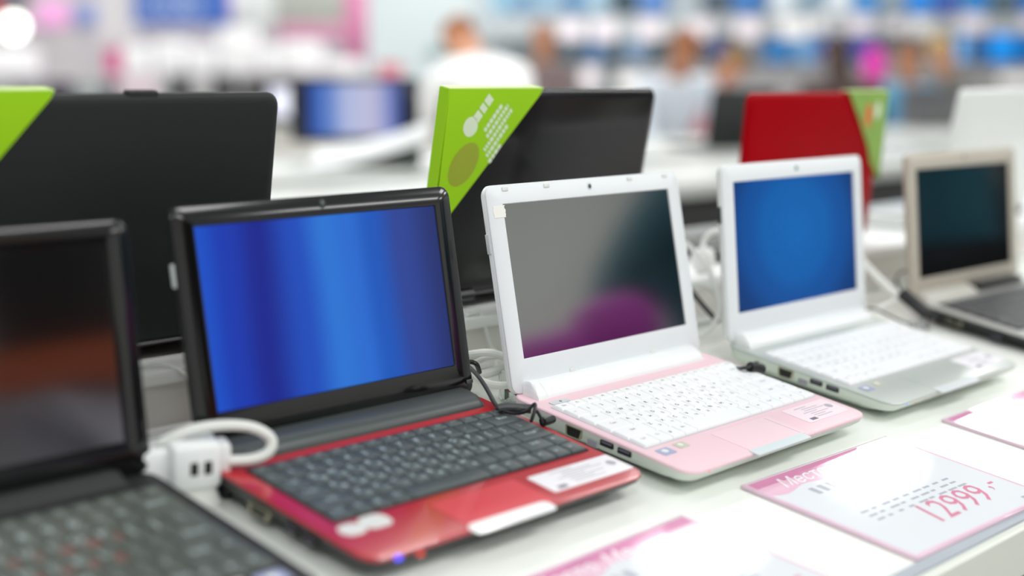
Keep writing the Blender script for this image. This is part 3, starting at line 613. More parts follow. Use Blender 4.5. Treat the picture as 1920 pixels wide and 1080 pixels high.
sub('plug_body', [(935, 766, 1.105), (950, 764, 1.105), (972, 765, 1.105), (996, 767, 1.105)], 3.6, cab_grey, tl)
sub('cable', [(930, 765, 1.105), (962, 775, 1.1), (985, 772, 1.095), (1003, 757, 1.095), (1001, 775, 1.09), (996, 790, 1.09), (1004, 770, 1.093), (1014, 783, 1.094), (1018, 794, 1.094)], 1.3, cab_black, tl)
sub('jack_tip', [(1018, 792, 1.094), (1026, 790, 1.1), (1036, 786, 1.108)], 3.2, cab_black, tl)
def clear_sensor(label, c, s, plug):
    c = Vector(c); root = thing('security_sensor', label, 'security sensor', c*.001+Vector((0, 0, TZ)), (0, 0, .5), 'clear security sensors')
    b = MB(); b.box(-s*.55, s*.55, -s*.4, s*.4, 0, s*1.9, b=s*.25); obj('clear_case', b, clear_m, root)
    b = MB(); b.box(-s*.35, s*.35, -s*.04, s*.04, s*.15, s*1.0); obj('circuit_board', b, pcb_m, root)
    for k, (nm, c_) in enumerate((('red_wire', (200, 40, 50)), ('blue_wire', (40, 80, 190)), ('green_wire', (60, 150, 70)), ('yellow_wire', (220, 190, 60)))):
        b = MB(); b.tube(smooth_path([(-s*.3, -s*.1-k*.3, s*(.7+k*.16)), (0, -s*.22, s*(.62+k*.2)), (s*.35, -s*.1, s*(.9+k*.17))]), s*.055, n=6)
        obj('wire', b, mm(nm, c_, .4), root, label=nm.replace('_', ' '))
    if plug:
        b = MB(); b.tube([(s*.2, -s*.45, s*.75), (s*.1, -s*.75, s*.55)], s*.3); b.tube(smooth_path([(s*.1, -s*.75, s*.55), (-s*.2, -s*1.1, s*.3), (-s*.5, -s*1.3, s*.35), (-s*.4, -s*1.7, s*.1)]), s*.13)
        obj('plug', b, cab_black, root)
    return root
p = at_Y(950, 738, .815)*1000; clear_sensor('clear security sensor with coloured wires behind the pink laptop corner', (p.x, p.y, zt(p.y)+.4), 14, True)
hub = thing('security_hub', 'white alarm hub with looped cable between the black and red laptops', 'security sensor', at_table(368, 941)+Vector((0, 0, TZ)), (SLOPE, 0, -.35))
b = MB(); L = [[(px, py, z) for px, py in rrect(0, 0, 30-i, 24-i, 4)] for z, i in ((0, 0), (2, 0), (10, 6), (14, 6))]; b.loft(L); obj('foot', b, cab_white, hub)
b = MB(); b.box(-19, 14, -12, 14, 13, 44, b=4); obj('body', b, plastic_white, hub)
for k in (-4.5, 4.5):
    b = MB(); b.box(k-2.6, k+2.6, -12.6, -11, 24, 33, b=.5); obj('socket', b, port_black, hub)
b = MB(); b.box(13.5, 21, -9, 8, 20, 42, b=3); obj('side_clip', b, btn_white, hub)
b = MB(); b.tube(smooth_path([(-22, 6, 42), (-5, 2, 50), (16, 0, 52), (36, -2, 49), (48, -5, 41), (46, -8, 33), (36, -8, 29), (20, -6, 29)]), 3.6); obj('cable_loop', b, cab_white, hub)
b = MB(); b.box(-48, -17, -4, 22, -2, 40, b=4); obj('rear_block', b, plastic_white, hub)
b = MB(); b.box(-40, -18, -8, 3, 0.2, 18, b=4); obj('lower_block', b, btn_silver, hub)
p = at_table(425, 925)*1000; b = MB(); b.box(-13, 11, -9, 9, .3, 15, b=4); b.tube([(8, 0, 8), (22, 4, 8)], 3.5)
o = obj('power_plug', b, cab_black); o.location = p*.001+Vector((0, 0, TZ)); o.rotation_euler = (SLOPE, 0, .3); tag(o, 'black plug lying between the white alarm hub and red laptop', 'power lead')
cable('thin white cable draped over the raised shelf edge at left', [(262, 690, 1.05), (280, 682, 1.05), (300, 681, 1.05), (325, 688, 1.05), (350, 703, 1.045), (372, 722, 1.04)], 1.3, cab_white, 1.05)
cable('white cable hanging in a long arc between pink and silver laptops', [(1285, 455, 1.5), (1308, 478, 1.49), (1328, 505, 1.47), (1342, 545, 1.45), (1346, 585, 1.44), (1336, 612, 1.43), (1312, 632, 1.42)], 2.6, cab_white, 1.46, g)
cable('white cable looping above the shelf beside the silver laptop lid', [(1362, 432, 1.52), (1335, 436, 1.52), (1319, 455, 1.52), (1322, 485, 1.51), (1336, 520, 1.5), (1345, 560, 1.48), (1352, 590, 1.48)], 2.6, cab_white, 1.5, g)
cable('white cable arching low between pink and silver laptops', [(1296, 534, 1.46), (1318, 534, 1.46), (1338, 548, 1.46), (1348, 572, 1.46), (1360, 600, 1.46)], 2.0, cab_white, 1.46, g)
cable('dark cable slanting down between pink and silver laptops', [(1292, 540, 1.47), (1310, 563, 1.46), (1330, 586, 1.45), (1346, 603, 1.44)], 2.6, cab_black, 1.46)
cable('thick white cable running down to the black plug beside champagne laptop', [(1608, 480, 1.66), (1630, 505, 1.65), (1660, 535, 1.64), (1685, 556, 1.63), (1700, 570, 1.62)], 4.6, cab_white, 1.64, g)
cable('white cable lying from silver laptop towards the black plug', [(1612, 584, 1.6), (1640, 580, 1.61), (1665, 570, 1.62), (1690, 556, 1.63)], 3.0, cab_white, 1.62, g)
cable('thin black cable crossing the counter beside the silver keyboard', [(1615, 580, 1.57), (1640, 579, 1.57), (1660, 588, 1.57), (1685, 600, 1.57), (1715, 612, 1.56)], 1.4, cab_black, 1.57)
cable('thin black cable arc at the left edge of champagne lid', [(1700, 508, 1.68), (1688, 512, 1.67), (1680, 526, 1.66), (1688, 545, 1.65)], 1.4, cab_black, 1.66)
pl = thing('power_plug', 'black barrel plug slanting towards the champagne laptop', 'power lead', Vector(vp(1716, 570, 1.6))*.001+Vector((0, 0, TZ)))
sub('plug_body', [(1690, 549, 1.61), (1705, 562, 1.605), (1722, 576, 1.6), (1740, 590, 1.595)], 7.5, cab_black, pl); sub('jack_tip', [(1738, 588, 1.595), (1752, 598, 1.59)], 4.5, cab_black, pl)
p = at_table(1738, 618)*1000; clear_sensor('clear security sensor with bright metal beside the champagne laptop', (p.x, p.y, zt(p.y)+.4), 13, False)
b = MB()
for k in range(6): b.ball((-16+k*7, 4*math.sin(k*2), 5+3*math.cos(k*3)), 4.2)
o = obj('metal_clip', b, chrome); p = at_table(1722, 620); o.location = p+Vector((0, 0, TZ)); tag(o, 'bright metal security clip on the counter beside champagne laptop', 'security sensor')
sp = thing('power_plug', 'black plug in the left side of the silver laptop', 'power lead', at_table(1410, 700)+Vector((0, 0, TZ)))
sub('plug_body', [(1406, 688, 1.288), (1416, 690, 1.293), (1428, 692, 1.3)], 4.8, cab_black, sp); sub('cable', [(1408, 688, 1.287), (1396, 690, 1.285), (1384, 690, 1.295), (1374, 684, 1.32)], 1.5, cab_black, sp)
b = MB(); b.box(-16, 16, -9, 9, 0.3, 27, b=8); o = obj('power_adapter', b, cab_white); p = at_Y(1318, 488, .915); o.location = (p.x, p.y, .077+TZ); tag(o, 'rounded pale adapter on the raised shelf between pink and silver laptops', 'power lead')

# ------------------------------------------------------------------ things on the aisle tables
def facing(px): return math.atan2(-(R0.y*0 + 1), 0)
CAMYAW = -YAW      # an object turned by this looks straight at the lens
def back_pt(px, py, v): return at_depth(px, py, v) + Vector((0, 0, TZ))
def show_laptop(px0, px1, pyt, pyb, v, scr, frame, label, group, yaw=0.0, ins=.06, base=True, lit=None, zbase=None):
    a, c = back_pt(px0, pyb, v), back_pt(px1, pyb, v); top = back_pt(px0, pyt, v)
    wd = (c-a).length*1000; H = (top.z-a.z)*1000; ctr = (a+c)/2
    z0 = (ctr.z if zbase is None else zbase+TZ)
    root = thing('laptop', label, 'laptop', (ctr.x, ctr.y, z0), (0, 0, CAMYAW+yaw), group)
    dz = (ctr.z-z0)*1000
    b = MB(); b.box(-wd/2, wd/2, 0, 9, dz, dz+H, b=3); lid = obj('lid', b, frame, root)
    b = MB(); b.box(-wd/2+wd*ins, wd/2-wd*ins, -1.2, .3, dz+H*.1, dz+H*.92); obj('screen', b, scr, root)
    if base:
        b = MB(); b.box(-wd/2, wd/2, -wd*.66, 4, 0.5, max(dz, 0)+14, b=4); bo = obj('base', b, frame, root)
        b = MB(); b.box(-wd*.44, wd*.44, -wd*.36, -wd*.05, max(dz, 0)+13.6, max(dz, 0)+16); obj('keyboard', b, key_black, root)
    return root
def lit(name, c, s): 
    if name not in M: M[name] = screen_mat(name, [(0, c), (.5, tuple(min(255, int(v*1.08)) for v in c)), (1, tuple(int(v*.85) for v in c))], s, noise=.3)
    return M[name]
lav = screen_mat('lavender_lit_screen', [(0, (44, 84, 168)), (.2, (96, 130, 200)), (.42, (176, 186, 222)), (.7, (190, 188, 216)), (.86, (150, 158, 206)), (1, (70, 90, 160))], 1.0, noise=.1)
dk_frame = mat('dark_blue_black_frame', (22, 26, 44), .3, var=.05)
show_laptop(546, 786, 146, 266, 3.80, lav, dk_frame, 'dark laptop with lavender lit screen behind the curved white keyboard', 'laptops on the aisle tables', base=False, zbase=.077, ins=.14)
# curved white keyboard on a slanted stand, coloured dark for the shadow gap beneath
p = back_pt(694, 300, 3.45); kb = thing('curved_keyboard', 'curved white keyboard propped on a stand toned dark as its shadow on the aisle table', 'keyboard', (p.x, p.y, .0795+TZ), (0, 0, CAMYAW))
b = MB(); L = []; n = 16
def zc(t): return 4 + 62*max(0, t)**1.6
for k in range(n+1):
    t = k/n; xx = -136+272*t
    L.append([(xx, -70+20*t, zc(t)-6), (xx, -74+20*t, zc(t)-2), (xx, -70+20*t, zc(t)+3), (xx, 66+30*t, zc(t)+36), (xx, 70+30*t, zc(t)+32), (xx, 66+30*t, zc(t)+26)])
b.loft(L); obj('case', b, plastic_white, kb, 50)
for r_ in range(5):
    for c_ in range(15):
        t = (c_+.5)/15; t2 = (c_+.06)/15; t3 = (c_+.94)/15; f0, f1 = (r_+.1)/5, (r_+.9)/5
        def S(t, f, h): return (-136+272*(.04+.92*t), -70+20*t+(136+10*t)*(.06+.88*f), zc(t)+3+33*(.06+.88*f)+h)
        b = MB(); b.add([S(t2, f0, .2), S(t3, f0, .2), S(t3, f1, .2), S(t2, f1, .2), S(t2+.006, f0+.03, 3), S(t3-.006, f0+.03, 3), S(t3-.006, f1-.03, 3), S(t2+.006, f1-.03, 3)], [[4, 5, 6, 7], [0, 1, 5, 4], [1, 2, 6, 5], [2, 3, 7, 6], [3, 0, 4, 7]])
        obj('key', b, key_white, kb)
b = MB(); b.loft([[(-60, -40, .4), (118, -36, .4), (118, 76, .4), (-60, 70, .4)], [(-60, -40, 3), (118, -36, 40), (118, 76, 72), (-60, 70, 36)]]); obj('stand', b, mat('shadow_green_grey_stand', (64, 72, 68), .6), kb)
b = MB(); b.box(-105, -70, -60, -30, .4, 9, b=2); obj('front_foot', b, case_grey, kb)
ash = mat('ash_grey_lid', (150, 153, 158), .4, metal=.2, var=.03)
wl = lit('white_lit_screen', (226, 228, 250), 1.25)
show_laptop(500, 598, 158, 224, 6.75, wl, black_satin, 'small dark laptop with bright white screen beyond the charcoal lid', 'laptops on the aisle tables', zbase=.078)
show_laptop(762, 846, 158, 216, 7.35, ash, ash, 'grey laptop seen between lavender screen and green sleeve', 'laptops on the aisle tables', zbase=.078)
blk, _, _, _ = back_laptop(0, 'dark laptop seen from behind beyond the gap left of red laptop', mat('smoke_black_lid', (36, 40, 40), .45, var=.06), black_satin, Wd=250, H=170, yaw=CAMYAW*.35, loc=tuple(Vector((back_pt(1384, 285, 4.35).x, back_pt(1384, 285, 4.35).y, .077+TZ))), group='laptops on the aisle tables')
for k, (px0, px1, py0, c) in enumerate(((318, 372, 140, (58, 58, 60)), (392, 446, 138, (72, 70, 72)), (452, 512, 141, (84, 82, 82)), (516, 576, 140, (74, 72, 76)), (584, 640, 142, (66, 68, 72)), (648, 704, 146, (84, 86, 88)))):
    show_laptop(px0, px1, py0, 196, 10.4, mm('dim_screen_%d' % k, c, .4), mm('dim_frame_%d' % k, tuple(int(v*.9) for v in c), .4),
                ['dim grey laptop at the left end of the far dark row', 'dim laptop just right of the pale disc in far row', 'dim laptop third along in the far dark row', 'dim laptop above the small bright white screen', 'dim laptop left above the lavender screen', 'dim laptop at the right end of the far dark row'][k], 'dark laptops on the farthest table', zbase=.078)
for k, (px0, px1, py0, v, c) in enumerate(((20, 76, 155, 10.4, (120, 112, 122)), (84, 140, 150, 10.4, (66, 56, 72)), (196, 226, 150, 10.4, (96, 84, 96)))):
    show_laptop(px0, px1, py0, 200, v, mm('left_screen_%d' % k, c, .4), mm('left_frame_%d' % k, tuple(int(q*.85) for q in c), .4), ['pale grey laptop at far left above the green sleeve', 'dark plum laptop above the green sleeve end', 'narrow violet grey laptop left of the pale disc'][k], 'dark laptops on the farthest table', zbase=.078)
show_laptop(1690, 1790, 163, 207, 6.35, mm('slate_screen', (100, 100, 104), .4), mm('slate_frame', (96, 96, 98), .4), 'slate grey laptop on a table right of the red laptop sleeve', 'laptops on the aisle tables', zbase=.078)
p = back_pt(1672, 318, 4.0)
b = MB(); b.box(-48, 48, -60, 60, 0.5, 22, b=4); o = obj('paper_stack', b, mat('pale_paper', (232, 234, 238), .6)); o.location = (p.x, p.y, .077+TZ); o.rotation_euler.z = CAMYAW; tag(o, 'stack of pale paper on the aisle table right of red laptop', 'paper')
p = back_pt(1735, 285, 4.4)
b = MB(); b.box(-60, 60, -90, 90, 0.5, 40, b=5); o = obj('carton', b, mat('light_grey_carton', (206, 208, 206), .6)); o.location = (p.x, p.y, .077+TZ); o.rotation_euler.z = CAMYAW; tag(o, 'flat light grey carton left of the white laptop', 'box')

# ------------------------------------------------------------------ far display walls (a frame turned to u = right, v = deep, z = up)
far = Matrix((R0, F0, ZZ)).transposed().to_4x4(); far.translation = Vector((0, 0, TZ))
def fz(py, v): return at_depth(960, py, v).z*1000
def fu(px, v): return at_depth(px, 300, v).dot(R0)*1000
def farbox(name, px0, px1, py0, py1, v, dep, m, b=0, label=None, cat=None, group=None, parent=None, kind=None):
    u0_, u1_ = fu(px0, v), fu(px1, v); z1_, z0_ = fz(py0, v), fz(py1, v); cu_, cz_ = (u0_+u1_)/2, z0_
    q = MB(); q.box(u0_-cu_, u1_-cu_, 0, dep, 0, z1_-z0_, b=b); o = obj(name, q, m)
    if parent is not None:
        o.parent = parent; o.matrix_local = Matrix.Translation(Vector((cu_*.001, v, cz_*.001)) - Vector((0, VR, 0)))
    else:
        o.matrix_world = far @ Matrix.Translation((cu_*.001, v, cz_*.001))
        if label: tag(o, label, cat, group)
    if kind: o['kind'] = kind
    return o
VR = 13.2
b = MB(); b.box(fu(-500, 16.5), fu(2600, 16.5), 16500, 16600, -TZ*1000, 2200); o = structure('wall_back', b, wall_m); o.matrix_world = far
b = MB(); b.box(-9000, 22000, -4300, -4200, -TZ*1000, 2300); o = structure('wall_front', b, mat('shop_front_wall', (232, 234, 230), .7)); o.location.z = TZ
# right: shelving with screens
shelf_m = mat('shelf_grey', (186, 188, 190), .5, var=.02, scale=2); shelf_p = mat('shelf_pale', (206, 218, 224), .6, var=.03, scale=2); shelf_d = mat('shelf_dark', (120, 122, 128), .6, var=.05, scale=2)
sh = thing('display_shelving', 'tall pale display shelving with rows of blue screens at the back right', 'shelving', far @ Vector((0, VR, 0)), (0, 0, CAMYAW))
farbox('back_panel', 880, 2200, -40, 240, VR+.55, 40, shelf_p, parent=sh)
farbox('shelf_rail', 905, 1320, 34, 70, VR, 30, mat('rail_pale', (186, 192, 196), .5), parent=sh, label='pale price rail')
farbox('shelf_rail', 1320, 2200, 33, 62, VR, 30, shelf_m, parent=sh)
farbox('shelf_board', 905, 2200, 32.3, 34, VR+.03, 520, shelf_m, parent=sh)
farbox('shelf_board', 905, 2200, 124.3, 127, VR+.03, 520, shelf_m, parent=sh)
farbox('lower_panel', 1160, 2200, 127, 240, VR, 30, mat('lower_rail', (150, 148, 150), .5), parent=sh)
farbox('shade_sheet', 1775, 2200, 66, 118, VR+.5, 30, mat('recess_shade', (26, 32, 38), .6), parent=sh)  # dark sheet put in for the shade behind the lower screens
def monitor(px0, px1, py0, py1, c, s, label, group, i):
    u0_, u1_ = fu(px0, VR+.1), fu(px1, VR+.1); z1_, z0_ = fz(py0, VR+.1), fz(py1, VR+.1)
    root = thing('monitor', label, 'monitor', far @ Vector(((u0_+u1_)*.0005, VR+.1, z0_*.001)), (0, 0, CAMYAW), group)
    wd, H = u1_-u0_, z1_-z0_
    q = MB(); q.box(-wd/2, wd/2, 0, 26, H*.08, H, b=4); obj('frame', q, mm('monitor_frame', (34, 38, 44), .4), root)
    q = MB(); q.box(-wd/2+5, wd/2-5, -2, 1, H*.14, H-6); obj('screen', q, lit('monitor_%d_%d_%d' % c, c, s), root)
    q = MB(); q.box(-wd*.22, wd*.22, -30, 60, 0, 6); q.box(-14, 14, 8, 22, 0, H*.2); obj('stand', q, mm('monitor_stand', (60, 62, 66), .4), root)
top = [(925, 952, (140, 190, 214), 'pale teal screen at the left end of the top shelf'), (956, 1000, (124, 160, 190), 'pale blue screen second from left on the top shelf'), (1004, 1050, (150, 184, 206), 'washed blue screen third on the top shelf'), (1058, 1092, (92, 140, 184), 'mid blue screen above the orange haired visitor'),
       (1096, 1140, (160, 190, 208), 'very pale blue screen on the top shelf'), (1144, 1192, (58, 78, 88), 'dark slate screen left of the top shelf centre'), (1194, 1250, (96, 136, 196), 'blue screen beside the dark slate one'), (1310, 1364, (80, 92, 104), 'dark grey screen right of the top shelf gap'),
       (1366, 1432, (64, 118, 178), 'wide blue screen on the top shelf right part'), (1438, 1486, (206, 216, 222), 'white screen right of the wide blue screen'), (1490, 1536, (128, 152, 168), 'blue grey screen between two white screens'), (1542, 1586, (212, 220, 226), 'second white screen on the top shelf'),
       (1590, 1638, (70, 136, 196), 'clear blue screen above the magenta top'), (1644, 1684, (130, 146, 158), 'grey screen right of the clear blue one'), (1688, 1740, (44, 128, 208), 'brightest blue screen on the top shelf'), (1743, 1784, (52, 82, 160), 'navy screen on the top shelf'),
       (1790, 1842, (40, 118, 180), 'teal blue screen near the top right'), (1846, 1892, (72, 90, 100), 'dark screen near the top right corner'), (1897, 1950, (30, 96, 170), 'blue screen cut by the right picture edge')]
for i, (a, c, col, lab) in enumerate(top): monitor(a, c, -22, 32, col, 1.25, lab, 'screens on the top shelf', i)
low = [(1060, 1098, (78, 96, 108), 'dark teal screen at the left end of the lower shelf'), (1101, 1132, (94, 124, 162), 'soft blue screen second on the lower shelf'), (1135, 1164, (84, 98, 106), 'slate screen third on the lower shelf'), (1168, 1216, (120, 142, 166), 'pale grey blue screen on the lower shelf'),
       (1326, 1360, (74, 84, 128), 'navy screen left of the dark blond hair'), (1384, 1424, (120, 128, 140), 'grey screen above the dark blond hair'), (1430, 1480, (52, 116, 172), 'blue screen left of a paler blue twin'), (1483, 1523, (104, 148, 188), 'paler blue screen on the lower shelf middle'), (1526, 1550, (60, 92, 160), 'narrow navy blue screen on the lower shelf'),
       (1586, 1640, (64, 70, 138), 'dark violet blue screen above the magenta top'), (1782, 1808, (104, 156, 206), 'narrow sky blue screen on the lower shelf'), (1812, 1838, (50, 84, 128), 'dark blue screen on the lower shelf'), (1842, 1902, (14, 132, 214), 'large bright azure screen at the right'), (1906, 1950, (10, 96, 166), 'azure screen cut by the right edge')]
for i, (a, c, col, lab) in enumerate(low): monitor(a, c, 70 if a < 1500 else 62, 124, col, 1.25, lab, 'screens on the lower shelf', i)
monitor(1452, 1526, 130, 165, (128, 156, 214), 1.0, 'light blue screen below the lower shelf, above red laptop', 'screens below the lower shelf', 0)
tagp = mat('pinkish_price_tag', (250, 238, 245), .5, var=.02)
tagw = mat('white_price_tag', (255, 252, 252), .4, var=.01)
names = ['first price tag from left on the grey rail', 'second price tag from left on the grey rail', 'third price tag, left of the rail middle', 'price tag above the tan haired visitor', 'pinkish price tag above the dark blond hair', 'wide white price tag above the blue screens', 'tall white price tag right of a wide one', 'pale price tag above the dark haired visitor', 'price tag left of the roundest white tag', 'brightest white price tag on the grey rail', 'rosy price tag at the right of the rail', 'price tag cut by the right picture edge']
for i, (px, py, wpx, hpx) in enumerate(((1070, 58, 42, 34), (1132, 57, 44, 36), (1216, 56, 44, 34), (1306, 54, 40, 34), (1398, 54, 44, 34), (1482, 52, 52, 36), (1528, 44, 26, 32), (1604, 46, 44, 32), (1672, 48, 26, 26), (1716, 50, 30, 32), (1812, 44, 46, 32), (1922, 42, 30, 30))):
    farbox('price_tag', px-wpx/2, px+wpx/2, py-hpx/2, py+hpx/2, VR-.03, 12, tagw if i in (5, 6, 9) else tagp, 2, names[i], 'price tag', 'price tags on the shelf rail')
farbox('price_tag', 1868, 1950, 138, 158, 8.6, 14, tagw, 2, 'white price tag standing above the white laptop lid', 'price tag')
farbox('price_tag', 1090, 1122, 128, 164, 12.9, 14, tagp, 2, 'pinkish notice above the black laptop lid', 'price tag')
farbox('price_tag', 1156, 1210, 140, 166, 12.9, 14, tagw, 2, 'pale notice above the right end of the black lid', 'price tag')

t = thing('aisle_table', 'farthest white table with a row of dim laptops at the left', 'table', far @ Vector((-2.5, 10.5, -TZ)), (0, 0, CAMYAW))
q = MB(); q.box(-2200, 1900, -550, 450, 45+TZ*1000, 77+TZ*1000, b=3); obj('table_top', q, tab_m, t)
q = MB(); q.box(-2100, 1800, -500, 400, 2, 44.5+TZ*1000); obj('table_body', q, riser_face, t, label='front panel under the table top')
# left: promotional wall
VL = 12.0
lw = mat('promo_wall_white', (208, 202, 207), .6, var=.03, scale=2)
farbox('promotional_wall', -200, 690, -60, 150, VL+.5, 80, lw, 0, 'white promotional wall panel at the back left', 'display panel')
farbox('pillar', 692, 884, -60, 180, 11.5, 400, mat('pillar_white', (208, 218, 221), .6, var=.01), 0, 'broad white pillar left of the white shirted person', 'pillar')
farbox('pillar', 196, 258, -60, 78, VL, 200, mat('narrow_pillar', (222, 219, 221), .6, var=.01), 0, 'narrow pale pillar left of the blue banner', 'pillar')
bl = thing('banner', 'blue hanging banner with pale round lettering at the top left', 'banner', far @ Vector((fu(350, VL-.1)*.001, VL-.1, fz(46, VL-.1)*.001)), (0, 0, CAMYAW))
wd = fu(442, VL-.1)-fu(264, VL-.1); H = fz(-30, VL-.1)-fz(46, VL-.1)
q = MB(); q.box(-wd/2, wd/2, 0, 12, 0, H, b=2); obj('cloth', q, mat('banner_blue', (70, 112, 196), .6, var=.05, scale=3), bl)
q = MB()
for cx_, r_ in ((-.28, 66), (-.06, 74), (.1, 74)):
    L_ = [[(cx_*wd+k*r_*math.cos(2*PI*i/24), -2, 150+k*r_*math.sin(2*PI*i/24)) for i in range(24)] for k in (1, .55)]; q.loft(L_, 0, False, False)
    L_ = [[(cx_*wd+k*r_*math.cos(2*PI*i/24), -5, 150+k*r_*math.sin(2*PI*i/24)) for i in range(24)] for k in (1, .55)]; q.loft(L_, 0, False, False)
obj('lettering', q, mat('banner_pale_blue', (176, 196, 232), .6), bl, label='pale round letters')
def poster(px0, px1, py0, py1, c, label, v=VL+.47, emit=0.0, cat='poster', name='poster', group='coloured posters on the left wall', dep=18):
    m = mm('poster_%d_%d_%d' % c, c, .5, var=.04, scale=4) if not emit else mm('lit_poster_%d_%d_%d' % c, c, .5, emit=c, estr=emit)
    return farbox(name, px0, px1, py0, py1, v, dep, m, 3, label, cat, group)
poster(374, 446, -20, 40, (246, 196, 228), 'light pink poster right of the blue banner')
poster(80, 138, 2, 50, (250, 176, 232), 'bright pink poster at the top left', emit=.15)
poster(150, 192, 8, 50, (150, 164, 220), 'lavender blue poster left of the narrow pillar')
poster(524, 650, -30, 44, (178, 180, 172), 'grey panel with pink foot left of the broad pillar')
poster(526, 652, 44, 74, (214, 150, 178), 'dusky pink band under the grey panel')
poster(652, 692, -30, 110, (218, 132, 172), 'magenta pink column panel beside the broad pillar')
poster(446, 522, -30, 60, (222, 226, 222), 'plain pale panel between pink poster and grey panel')
poster(-30, 66, -20, 8, (30, 30, 62), 'dark navy sign in the top left corner')
poster(-30, 14, 8, 26, (236, 40, 36), 'red lit sign at the top left edge', emit=.6)
poster(206, 233, 92, 139.5, (222, 70, 142), 'small magenta box under the narrow pillar', v=11.45, name='product_box', cat='box', group='boxes on the left shelves', dep=120)
poster(712, 752, 118, 166, (222, 120, 140), 'rose pink box in front of the broad pillar', v=9.6, name='product_box', cat='box', group='boxes on the left shelves', dep=120)
poster(806, 842, 90, 108, (96, 132, 134), 'small teal box beside the white shirted person', v=11.2, name='product_box', cat='box', group='boxes on the left shelves', dep=120)
lamp_m = mat('lit_lamp_globe', (255, 255, 248), .4, emit=(255, 255, 246), estr=4)
def globe(px, py, r, label):
    c = far @ Vector((fu(px, VL-.2)*.001, VL-.2, fz(py, VL-.2)*.001)); root = thing('spot_lamp', label, 'lamp', c, (0, 0, CAMYAW), 'glowing lamps on the left wall')
    q = MB(); q.ball((0, 0, 0), r); obj('globe', q, lamp_m, root); q = MB(); q.tube([(0, r*.7, 0), (0, 700, 0)], 14); obj('arm', q, chrome, root)
globe(38, 50, 92, 'big glowing white lamp at the top left')
prod_m = mat('white_appliance', (252, 250, 252), .3, coat=.4, var=.01, )
for i, (px0, px1, py0, py1, lab) in enumerate(((-20, 70, 92, 150, 'white appliance at the far left edge shelf'), (236, 292, 84, 140, 'white appliance right of the magenta box'), (296, 352, 74, 132, 'white appliance at the middle of the left shelf'), (356, 408, 86, 138, 'lower white appliance below the blue banner'), (414, 484, 52, 112, 'tallest white appliance below the pink poster'), (490, 528, 84, 136, 'white appliance under the plain pale panel'), (532, 606, 76, 142, 'wide white appliance under the pink band'), (612, 680, 112, 140, 'low pale appliance left of the broad pillar'))):
    farbox('appliance', px0, px1, py0, 139, 11.4, 220, prod_m, 20, lab, 'appliance', 'white appliances on the left shelves')
farbox('shelf', -200, 690, 139.6, 147, 11.35, 420, lw, 0, 'long pale shelf under the white appliances', 'shelf')
b = MB(); c = far @ Vector((fu(382, 10.05)*.001, 10.05, .077)); b.disc((0, 0, 0), 78, 8, T=Matrix.Translation((0, 0, 165)) @ Matrix.Rotation(PI/2, 4, 'X'), n=28); b.box(-6, 6, -6, 6, 1, 100); b.box(-60, 60, -40, 40, .3, 8)
o = obj('round_notice', b, mat('pale_grey_notice', (186, 184, 186), .5)); o.location = c; o.rotation_euler.z = CAMYAW; tag(o, 'pale grey round notice among the far dark laptops', 'notice')
farbox('notice', 228, 302, 142, 203.5, 10.05, 10, mat('blush_notice', (214, 196, 204), .5), 3, 'blush pink notice above the charcoal laptop lid', 'notice')

